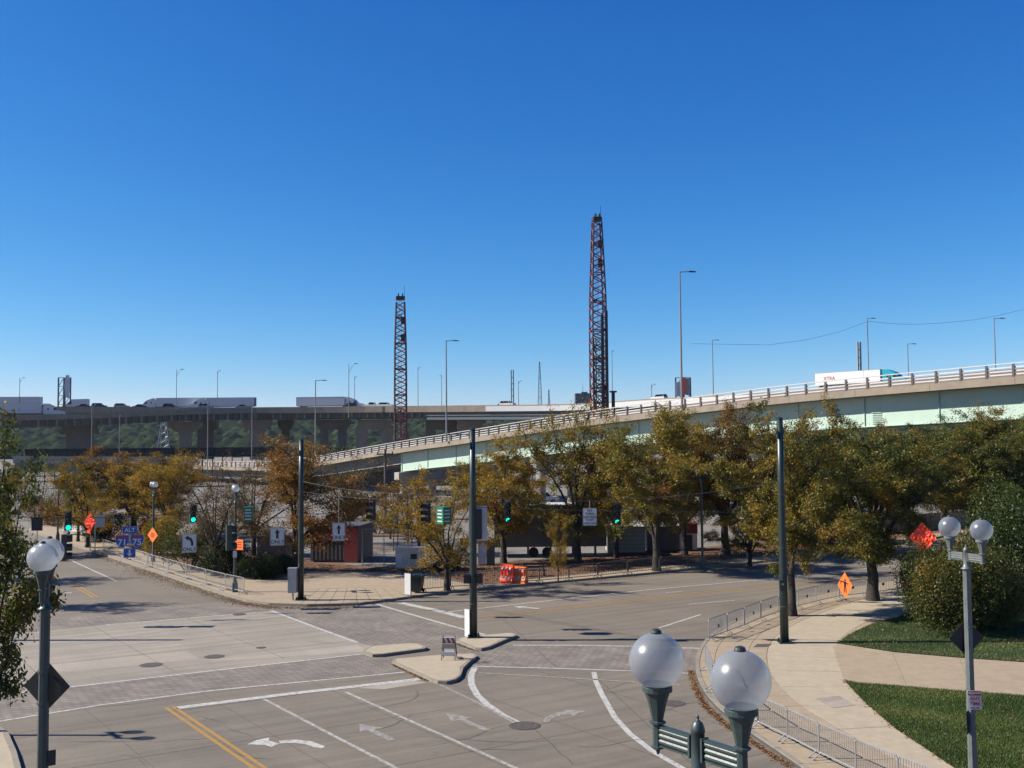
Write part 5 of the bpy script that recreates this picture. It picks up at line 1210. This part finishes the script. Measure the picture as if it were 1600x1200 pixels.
# ------------------------------------------------------------------ vehicles
def car(label, loc, rz, mt, kind='sedan', group='cars on the elevated highway'):
    t = thing('car', label, 'car', loc, rz, group)
    if kind == 'sedan': lo_ = [(-2.25, .35), (2.25, .35), (2.3, .62), (2.1, .82), (1.2, .92), (-1.6, .95), (-2.2, .9), (-2.3, .6)]; cab = [(1.2, .9), (.45, 1.42), (-.8, 1.45), (-1.75, .93)]; H = 1.45
    elif kind == 'suv': lo_ = [(-2.3, .4), (2.3, .4), (2.35, .75), (2.2, 1.0), (1.25, 1.1), (-2.25, 1.12), (-2.35, .7)]; cab = [(1.2, 1.08), (.5, 1.72), (-1.9, 1.75), (-2.25, 1.1)]; H = 1.75
    else: lo_ = [(-2.7, .5), (2.7, .5), (2.75, .85), (2.6, 1.1), (1.5, 1.2), (-2.7, 1.2)]; cab = [(1.45, 1.15), (.9, 1.85), (-.6, 1.88), (-.8, 1.18)]; H = 1.9
    MB().side(lo_, -.9, .9).build('body', mt, t)
    n = len(cab); mb = MB(); mb.add([(x, -.86 + (.16 if z > 1.2 else 0), z) for x, z in cab] + [(x, .86 - (.16 if z > 1.2 else 0), z) for x, z in cab], [tuple(range(n)), tuple(range(n, 2 * n))[::-1]] + [(i, n + i, n + (i + 1) % n, (i + 1) % n) for i in range(n)]); mb.build('windows', M['glass'], t)
    xs = [c[0] for c in cab]; MB().box(((cab[1][0] + cab[2][0]) / 2, 0, H + .01), (cab[1][0] - cab[2][0] + .1, 1.4, .05)).build('roof', mt, t)
    for x0, x1 in ((cab[1], cab[0]), (cab[2], cab[3])):
        for sy in (-1, 1): MB().bar((x0[0], sy * .71, x0[1]), (x1[0], sy * .87, x1[1]), .07, .07).build('pillar', mt, t)
    for sx in (-1.4, 1.4):
        for sy in (-1, 1): w_ = MB().lathe([(.33, -.1), (.33, .1)], 16, (sx, sy * .82, .33), 'Y').build('wheel', M['tyre'], t); MB().lathe([(.19, -.012), (.19, .012)], 12, (sx, sy * .93, .33), 'Y').build('rim', M['car_silver'], w_)
    for sy in (-.6, .6): MB().box((lo_[2][0] - .06, sy, lo_[2][1] + .08), (.1, .35, .12)).build('headlight', M['sign_white'], t); MB().box((lo_[-1][0] + .05, sy, lo_[-1][1] + .15), (.08, .3, .12)).build('tail_light', M['sign_red'], t)
    return t
def truck(label, loc, rz, trailer_mt, cab_mt, L=15.8, cab=True, word=None):
    t = thing('semi_truck', label, 'truck', loc, rz, 'trucks on the elevated highway'); x0 = -L / 2
    MB().box((0, 0, 2.6), (L, 2.55, 2.85)).build('trailer_box', M[trailer_mt], t); MB().box((0, 0, 4.04), (L + .06, 2.6, .07)).build('top_rail', M['alu'], t); MB().box((0, 0, 1.1), (L * .96, .9, .2)).build('chassis', M['black'], t)
    MB().box((-L / 2 - .02, 0, 2.6), (.06, 2.58, 2.9)).build('rear_door', M['galv_dark'], t)
    for xx in (-L / 2 + 1.6, -L / 2 + 2.9):
        for sy in (-1, 1): MB().lathe([(.5, -.25), (.5, .25)], 16, (xx, sy * 1.0, .5), 'Y').build('wheel', M['tyre'], t)
    if cab:
        c0 = L / 2 + .5
        cb = MB().side([(c0, .7), (c0 + 5.7, .7), (c0 + 5.8, 1.2), (c0 + 5.5, 1.75), (c0 + 3.9, 2.05), (c0 + 3.2, 2.9), (c0 + 2.5, 3.35), (c0 + .8, 3.95), (c0, 3.95)], -1.15, 1.15).build('cab', M[cab_mt], t)
        MB().side([(c0 + 3.75, 2.1), (c0 + 3.2, 2.85), (c0 + 2.6, 2.85), (c0 + 2.6, 2.05)], -1.17, 1.17).build('window', M['glass'], cb); MB().box((c0 + 1.2, 0, 2.4), (.5, 2.34, .45)).build('sleeper_window', M['glass'], cb)
        MB().box((c0 - .3, 0, 1.0), (.8, 1.0, .4)).build('coupling', M['black'], t)
        for xx in (c0 + .4, c0 + 1.6, c0 + 4.7):
            for sy in (-1, 1): MB().lathe([(.5, -.2), (.5, .2)], 16, (xx, sy * .98, .5), 'Y').build('wheel', M['tyre'], t)
    if word:
        o = text(word, 1.2, M['sign_red'], t, (-L / 2 + 4.0, -1.285, 2.6))
    return t
def deck_at(px, d_, line=HP, dz=-.55):
    best = min(range(len(line) - 1), key=lambda i: abs(px_of(line[i])[0] - px)); i = best
    dr = line[min(i + 1, len(line) - 1)] - line[max(i - 1, 0)]; rz = math.atan2(dr.y, dr.x); 
    # exact point on the line at px
    for a, b3 in zip(line[:-1], line[1:]):
        xa, xb = px_of(a)[0], px_of(b3)[0]
        if min(xa, xb) <= px <= max(xa, xb):
            p = a.lerp(b3, (px - xa) / (xb - xa)); break
    else: p = line[i]
    n_ = Vector((-dr.y, dr.x, 0)).normalized(); return p + n_ * d_ + Vector((0, 0, dz)), rz
for px, d_, lb, tm, cm, flip, cab, line in ((8, 9, 'grey semi trailer at the far left of the elevated highway', 'trailer_grey', 'white_paint', 0, False, HP), (20, 4.5, 'white semi truck driving on the merging ramp at the left', 'trailer_grey', 'white_paint', 0, True, low),
        (268, 11, 'grey semi trailer left of the pair of trailers on the highway', 'trailer_grey', 'white_paint', 1, True, HP), (350, 8, 'grey semi trailer right of the pair of trailers on the highway', 'trailer_grey', 'white_paint', 1, True, HP), (492, 8, 'grey semi trailer left of the white pickup on the highway', 'trailer_grey', 'white_paint', 0, True, HP)):
    p, rz = deck_at(px, d_, line, -.6); truck(lb, p, rz + (math.pi if flip else 0), tm, cm, 16.0 if px != 20 else 14, cab)
p, rz = deck_at(1309, 5, HP, 0); p.z = P(1309, 580.5, p.y).z - 4.1
truck('white semi trailer with red lettering pulled by a teal cab on the right', p, rz, 'white_paint', 'teal', 17.2, True, 'XTRA')
p, rz = deck_at(100, 12, HP, -.5); t = thing('box_truck', 'pale flat fronted truck below the billboard on the highway', 'truck', p, rz + math.pi); MB().side([(-3.5, .6), (3.5, .6), (3.6, 1.5), (1.6, 3.3), (-3.5, 3.4)], -1.2, 1.2).build('body', M['trailer_grey'], t); MB().side([(3.2, 1.6), (1.8, 2.9), (1.6, 2.9), (1.6, 1.6)], -1.22, 1.22).build('window', M['glass'], t)
for sx in (-2.4, 2.3):
    for sy in (-1, 1): MB().lathe([(.45, -.15), (.45, .15)], 14, (sx, sy * 1.0, .45), 'Y').build('wheel', M['tyre'], t)
for px, d_, lb, mt_, kd, ln in ((67, 3, 'dark sedan left of the billboard truck', 'car_dark', 'sedan', HP), (123, 4, 'dark sedan just right of the billboard', 'car_dark', 'sedan', HP), (150, 3, 'dark blue sedan on the left highway', 'car_blue', 'suv', HP), (184, 4, 'silver car alone on the left highway', 'car_silver', 'suv', HP), (213, 3, 'dark car behind the left trailer pair', 'car_dark', 'sedan', HP),
        (262, 3, 'dark car in front of the left trailer', 'car_dark', 'suv', HP), (318, 2.5, 'silver car in front of the right trailer', 'car_silver', 'suv', HP), (376, 3, 'silver sedan at the end of the right trailer', 'car_silver', 'sedan', HP), (543, 3, 'dark car in front of the white cab', 'car_dark', 'suv', HP), (598, 2.5, 'white sport utility car right of the trailers', 'white_paint', 'suv', HP), (572, 5, 'white pickup truck behind the curved lamp', 'white_paint', 'pickup', HP),
        (773, 8, 'dark car beyond the pale barrier', 'car_dark', 'pickup', HP), (788, 2, 'white sedan at the start of the pale barrier', 'white_paint', 'suv', HP), (1019, 3, 'white sedan above the ramp railing', 'white_paint', 'suv', HP)):
    p, rz = deck_at(px, d_, ln, -.5); car(lb, p, rz + (math.pi if px % 2 else 0), M[mt_], kd)
p = G(116, 838, .13); car('white sport utility car parked at the end of the left street', p + Vector((0, 2, 0)), math.radians(-35), M['white_paint'], 'suv', 'parked cars')
for px, py, rz, mt_, lb in ((46, 785, 20, 'car_silver', 'silver car parked beyond the foreground tree'), (1500, 800, 10, 'white_paint', 'white car parked under the ramp at the right'), (630, 832, 5, 'car_dark', 'dark car parked in the lot behind the signals'), (1225, 812, 8, 'car_silver', 'silver car parked under the ramp behind the right pole')):
    car(lb, G(px, py, .13), math.radians(rz), M[mt_], 'sedan', 'parked cars')

for px, py, mt_, lb in LOT_CARS: car(lb, G(px, py, .13), math.radians(6), M[mt_], 'suv', 'parked cars')

# ------------------------------------------------------------------ highway lights
def light_pole(label, px, ytop, zbase, Y, arm, style='flat', r=.11):
    tp = P(px, ytop, Y); H = tp.z - zbase; L = abs(arm) * Y / F; s = 1 if arm > 0 else -1
    t = thing('highway_light', label, 'light pole', (tp.x, Y, zbase), 0, 'tall highway lights')
    MB().lathe([(r * 1.5, 0), (r * 1.5, .5), (r * 1.2, .55), (r * .75, H)], 8).build('pole', M['lamp_steel'], t)
    if style == 'flat': a = MB().path([Vector((0, 0, H - .1)), Vector((s * L * .6, 0, H - .02)), Vector((s * L * .7, 0, H - .05))], r * .5).build('arm', M['lamp_steel'], t)
    else: a = MB().path([Vector((0, 0, H - L * 1.1)), Vector((s * L * .25, 0, H - L * .55)), Vector((s * L * .55, 0, H - L * .12)), Vector((s * L * .8, 0, H))], r * .55).build('arm', M['lamp_steel'], t)
    MB().side([(s * L * .62, H - .12), (s * L * 1.05, H - .14), (s * L * 1.05, H - .02), (s * L * .62, H + .06)], -.2, .2).build('lamp_head', M['dark_grey'], t)
for k, (px, yt, Y, arm, stl, zb, lb) in enumerate((
        (1062, 424, 136.5, 24, 'flat', None, 'tallest highway light rising from the ramp railing right of the tall crane'), (697, 532, 179.5, 19, 'flat', None, 'highway light on the ramp right of the left crane'), (493, 594, 218, 17, 'flat', None, 'highway light on the low end of the ramp'),
        (1113, 531, 268, 10, 'flat', 16, 'short highway light right of the tallest one'), (1355, 497, 238, 12, 'flat', 18, 'highway light behind the white trailer'), (1418, 537, 250, 13, 'flat', 16, 'small highway light right of the teal cab'), (1553, 497, 212, 16, 'flat', 18, 'highway light near the right edge'),
        (276, 577, 334, 11, 'curve', 18, 'curved arm highway light above the pair of trailers'), (340, 579, 350, 5, 'curve', 18, 'curved highway light at the right end of the trailer pair'), (545, 568, 330, 14, 'curve', 18, 'curved arm highway light right of the single trailer'), (554, 588, 352, 4, 'curve', 18, 'short curved highway light behind the white pickup'),
        (653, 574, 346, 4, 'curve', 18, 'slim highway light right of the left crane'), (690, 586, 346, -3, 'curve', 18, 'slim highway light just left of the ramp light'), (31, 590, 340, 8, 'curve', 18, 'curved highway light at the far left'), (810, 595, 330, 5, 'curve', 18, 'slim curved light left of the radio mast'), (1018, 600, 290, 6, 'curve', 18, 'small curved light above the white sedan'), (956, 548, 300, 3, 'curve', 16, 'slim pole right of the tall crane'),
        (144, 631, 252, 8, 'curve', 0, 'street light in front of the dark wide pier'), (187, 648, 252, 4, 'curve', 0, 'short street light right of the dark pier'), (325, 629, 252, 3, 'curve', 0, 'straight street light in front of the middle piers'), (394, 632, 252, 3, 'curve', 0, 'street light in front of the pale hammerhead pier'))):
    if zb is None: q_, d = on_line(RP, Y); zb = q_.z - 1.4
    light_pole(lb, px, yt, zb, Y, arm, stl, .13 if k < 7 else .11)
# cable
q_ = [P(x, y, 238) for x, y in ((1080, 537), (1200, 539), (1260, 531), (1310, 519), (1354, 503))]; q2 = [P(x, y, 238) for x, y in ((1357, 502), (1390, 505.5), (1425, 507), (1470, 505), (1520, 500), (1560, 493), (1620, 478))]
tag(MB().path(q_ + q2, .035, 5).build('overhead_cable', M['galv_dark']), 'thin sagging cable across the sky at the right', 'cable')

# ------------------------------------------------------------------ cranes
def lattice(mb, sect, r, rb, step):
    """sect: list of (z, half width); four chords with zigzag bracing"""
    def hw(z):
        for (z0, w0), (z1, w1) in zip(sect[:-1], sect[1:]):
            if z0 <= z <= z1: return w0 + (w1 - w0) * (z - z0) / (z1 - z0)
        return sect[-1][1]
    zs = np.arange(sect[0][0], sect[-1][0] + .01, step); C4 = ((-1, -1), (1, -1), (1, 1), (-1, 1))
    for z0, z1 in zip(zs[:-1], zs[1:]):
        a, b3 = hw(z0), hw(z1)
        for (sx, sy), cm in zip(C4, mb[0]): cm.tube((sx * a, sy * a, z0), (sx * b3, sy * b3, z1), r, r, 5, False)
    k = 0
    for z0, z1 in zip(zs[:-1], zs[1:]):
        a, b3 = hw(z0), hw(z1)
        for i in range(4):
            p0, p1 = C4[i], C4[(i + 1) % 4]
            if (k + i) % 2: p0, p1 = p1, p0
            mb[1].tube((p0[0] * a, p0[1] * a, z0), (p1[0] * b3, p1[1] * b3, z1), rb, rb, 4, False)
            if k % 5 == 0: mb[1].tube((p0[0] * a, p0[1] * a, z0), (p1[0] * a, p1[1] * a, z0), rb, rb, 4, False)
        k += 1
def crane(label, px, Y, ytop, sect_px, leader=False):
    b_ = P(px, 700, Y); t = thing('crane', label, 'crane', (b_.x, Y, 0), math.radians(9), 'lattice boom cranes'); u = Y / F
    sect = [(max(3.0, P(px, y, Y).z), w * u / 2 * .9) for y, w in sect_px]
    lo_ = [s_ for s_ in sect]; mbs = [[MB(), MB(), MB(), MB()], MB()]; lattice(mbs, lo_, .17, .11, 1.2)
    [c_.build('boom_chord', M['crane_dark'], t) for c_ in mbs[0]]; mbs[1].build('boom_bracing', M['crane_red'], t)
    zt = sect[-1][0]; w = sect[-1][1]
    hd = MB().box((0, 0, zt + .3), (w * 2.2, w * 2.2, .8)).build('boom_head', M['crane_dark'], t)
    for sx in (-.5, .5): MB().lathe([(.55, -.12), (.55, .12)], 16, (sx * w, -w * .6, zt + .9), 'X').build('sheave', M['black'], hd)
    MB().tube((w, 0, zt + .5), (w, 0, zt + 3.2), .05).build('antenna', M['black'], hd)
    for sx in (-.35, -.1, .15): MB().tube((sx * w * 1.5, .0, 4), (sx * w * 1.5, 0, zt), .04, .04, 4).build('hoist_rope', M['galv_dark'], t)
    for z in (zt - 5.0, zt - 9.0): MB().box((w * .6, -w * .3, z), (w * 1.0, .7, 1.6)).build('block', M['black'], t)
    MB().box((0, 2.5, 2.4), (3.2, 6.5, 2.2)).build('machine_house', M['crane_red'], t)
    for sx in (-1, 1): MB().side([(-3.6, .1), (3.6, .1), (3.9, .6), (3.6, 1.1), (-3.6, 1.1), (-3.9, .6)], -.5, .5).build('track', M['black'], t, (sx * 2.1, 2.0, 0)).rotation_euler = (0, 0, math.pi / 2)
    lowc = MB().lathe([(w * .2, 3.2), (w * .2, P(px, 640, Y).z)], 6).build('inner_pile', M['galv_dark'], t)
    return t, u, zt
crane('shorter red lattice crane boom standing left of centre', 626, 240, 468, ((780, 20), (690, 20), (600, 20), (540, 19), (468, 14)))
t, u, zt = crane('tall red lattice crane boom with black drill mast standing right of centre', 937, 215, 345, ((790, 25), (640, 25), (540, 25), (460, 23), (345, 14)))
L_ = MB(); x = 6.0 * u
z0, z1 = 3.0, P(945, 487, 215).z
for sx in (-.45, .45): L_.box((x + sx, -2.0, (z0 + z1) / 2 - (1 if sx < 0 else 0)), (.5, .7, z1 - z0))
L_.build('drill_mast', M['black'], t)
mbs = [[MB(), MB(), MB(), MB()], MB()]; lattice(mbs, [(z0, .8), (z1 - 4, .8)], .1, .09, 1.5); o = mbs[1].build('mast_bracing', M['black'], t, (x - 1.0, -1.2, 0)); [c_.build('mast_chord', M['black'], t, (x - 1.0, -1.2, 0)) for c_ in mbs[0]]
MB().tube((x, -2.1, z1), (x, -2.1, z1 + 3.0), .12, .06).build('mast_tip', M['black'], t)
for px, yt in ((930, 612), (944, 600), (958, 612)):
    b_ = P(px, yt, 222); t2 = thing('sheet_pile', {930: 'short dark steel pile left of the drill mast', 944: 'dark steel pile at the foot of the drill mast', 958: 'short dark steel pile right of the drill mast'}[px], 'pile', (b_.x, 222, 0), 0, 'steel piles'); MB().box((0, 0, b_.z / 2), (.7, .5, b_.z)).build('shaft', M['black'], t2); MB().box((0, 0, b_.z), (1.5, .9, .35)).build('cap', M['black'], t2)

# ------------------------------------------------------------------ far things on the skyline
def billboard(label, px, y0, y1, Y, w_px, zb, two):
    c = P(px, y0, Y); u = Y / F; w = w_px * u; t = thing('billboard', label, 'billboard', (c.x, Y, zb), 0); H = c.z - zb
    for sx in (-1, -.1, .1, 1):
        MB().box((sx * w / 2, 0, H / 2), (.4, .4, H)).build('tower_leg', M['steel_blue'], t)
    br = MB(); n = 5
    for s0, s1 in ((-1, -.1), (.1, 1)):
        for k in range(n):
            za, zb_ = H * k / n, H * (k + 1) / n; br.bar((s0 * w / 2, 0, za), (s1 * w / 2, 0, zb_), .18, .18); br.bar((s0 * w / 2, 0, zb_), (s1 * w / 2, 0, zb_), .18, .18)
    br.build('bracing', M['steel_blue'], t); return t, w, H
t, w, H = billboard('lattice sign tower with pale cut out panel at the far left', 101, 590, 632, 365, 19, 18, True)
MB().side([(w * .29 + w * .24 * k_ * math.cos(a_), H * .80 + H * .30 * k_ * math.sin(a_)) for a_, k_ in ((i * math.pi / 6, (1.0, .82)[i % 2]) for i in range(12))], -.7, -.4).build('panel', M['trailer_grey'], t)
t, w, H = billboard('small billboard with red and white panels behind the tallest highway light', 1067, 590, 625, 300, 23, 16, True)
MB().box((-w * .33, -.4, H * .72), (w * .34, .2, H * .34)).build('white_panel', M['sign_white'], t); MB().box((w * .02, -.4, H * .8), (w * .3, .2, H * .42)).build('red_panel', M['orange_red'], t); MB().box((w * .3, -.3, H * .78), (w * .25, .2, H * .4)).build('pale_panel', M['tan_box'], t)
b_ = P(911, 632, 1100); u = 1100 / F; t = thing('tower_block', 'dark distant flat roofed building left of the tall crane', 'building', (b_.x, 1100, 0), 0); zt = P(911, 615, 1100).z
MB().box((0, 0, zt / 2), (25 * u, 16, zt)).build('wall', M['building'], t); MB().box((1.5, 0, zt + .8), (9 * u, 8, 1.8)).build('roof_plant', M['building'], t); MB().tube((0, 0, zt), (0, 0, zt + 12), .3, .1, 5).build('mast', M['galv_dark'], t)
for i in range(6):
    for j in range(3): MB().box((-10 * u + 4 * u * i, -8.05, zt - 3 - j * 3.4), (2.4 * u, .15, 1.6)).build('window', M['glass'], t)
for px, yt, Y, wb, lb in ((843, 562, 1300, 7, 'tall tapering radio mast on the skyline'), (857.5, 608, 1300, 4, 'short radio mast right of the tall one')):
    tp = P(px, yt, Y); t = thing('radio_mast', lb, 'mast', (tp.x, Y, 40), 0, 'radio masts'); mbs = [[MB(), MB(), MB(), MB()], MB()]; h = tp.z - 40; u = Y / F
    lattice(mbs, [(0, wb * u / 2), (h * .5, wb * u / 3.2), (h, .3)], .32, .2, 5.0); [c_.build('chord', M['galv_dark'], t) for c_ in mbs[0]]; mbs[1].build('bracing', M['galv_dark'], t)
for px, yt, Y, lb in ((800.5, 578, 420, 'slim twin column tower left of the radio mast'), (1342, 534, 330, 'slim twin column tower above the white trailer')):
    tp = P(px, yt, Y); t = thing('twin_tower', lb, 'tower', (tp.x, Y, 10), 0, 'twin column towers'); h = tp.z - 10
    for sx in (-1, 1): MB().box((sx * .42, 0, h / 2), (.42, .5, h)).build('column', M['concrete_pale'], t)
    mb = MB()
    for k in range(int(h / 2.5)): mb.box((0, 0, k * 2.5 + 1), (.5, .2, .25))
    mb.build('rungs', M['galv_dark'], t)
b_ = P(255, 700, 620); t = thing('pylon', 'thin steel lattice pylon in front of the wooded hill', 'pylon', (b_.x, 620, 0), 0); mbs = [[MB(), MB(), MB(), MB()], MB()]; lattice(mbs, [(0, 3.5), (22, 1.2), (30, .4)], .2, .12, 2.5); [c_.build('chord', M['galv'], t) for c_ in mbs[0]]; mbs[1].build('bracing', M['galv'], t)

# wooded hill
from mathutils import noise as mnoise
mt, n, l, bsdf = node_mat('wooded_hill'); bsdf.inputs['Roughness'].default_value = 1.0; bsdf.inputs['Specular IOR Level'].default_value = 0
tc = n.new('ShaderNodeTexCoord'); nz = n.new('ShaderNodeTexNoise'); nz.inputs['Scale'].default_value = .11; nz.inputs['Detail'].default_value = 8; l.new(tc.outputs['Object'], nz.inputs['Vector'])
rp = n.new('ShaderNodeValToRGB'); rp.color_ramp.elements[0].position = .35; rp.color_ramp.elements[1].position = .68; rp.color_ramp.elements[0].color = (.004, .010, .008, 1); rp.color_ramp.elements[1].color = (.034, .042, .018, 1)
l.new(nz.outputs['Fac'], rp.inputs['Fac']); l.new(rp.outputs['Color'], bsdf.inputs['Base Color'])
nx, ny = 620, 150; vv = []; ff = []
for j in range(ny):
    for i in range(nx):
        x = -900 + 1750 * i / (nx - 1); y = 760 + 760 * j / (ny - 1); f = j / (ny - 1)
        z = 56 * (1 - (1 - f) ** 1.7) - 6 + 4 * mnoise.noise(Vector((x * .004, y * .004, 1)))
        dd = mnoise.voronoi(Vector((x * .085, y * .06, 0)))[0][0]; z += max(0, 10.0 * (1 - dd * 1.2)) + 1.5 * mnoise.noise(Vector((x * .3, y * .3, 4)))
        vv.append((x, y, min(z, 10 + (y / F) * 52)))
for j in range(ny - 1):
    for i in range(nx - 1): ff.append((j * nx + i, j * nx + i + 1, (j + 1) * nx + i + 1, (j + 1) * nx + i))
mb = MB(); mb.v = vv; mb.f = ff
tag(mb.build('hill', mt, None, None, True), kind='structure')

# ------------------------------------------------------------------ air
hz_m = bpy.data.materials.new('haze'); hz_m.use_nodes = True; hn = hz_m.node_tree.nodes; hn.clear()
pv = hn.new('ShaderNodeVolumePrincipled'); pv.inputs['Color'].default_value = (.62, .80, 1.0, 1); pv.inputs['Density'].default_value = .000045; pv.inputs['Anisotropy'].default_value = .2
ho = hn.new('ShaderNodeOutputMaterial'); hz_m.node_tree.links.new(pv.outputs[0], ho.inputs['Volume'])
tag(MB().box((0, 900, 44), (3600, 2300, 92)).build('haze', hz_m), 'thin pale blue haze over the distance', 'haze', kind='stuff')
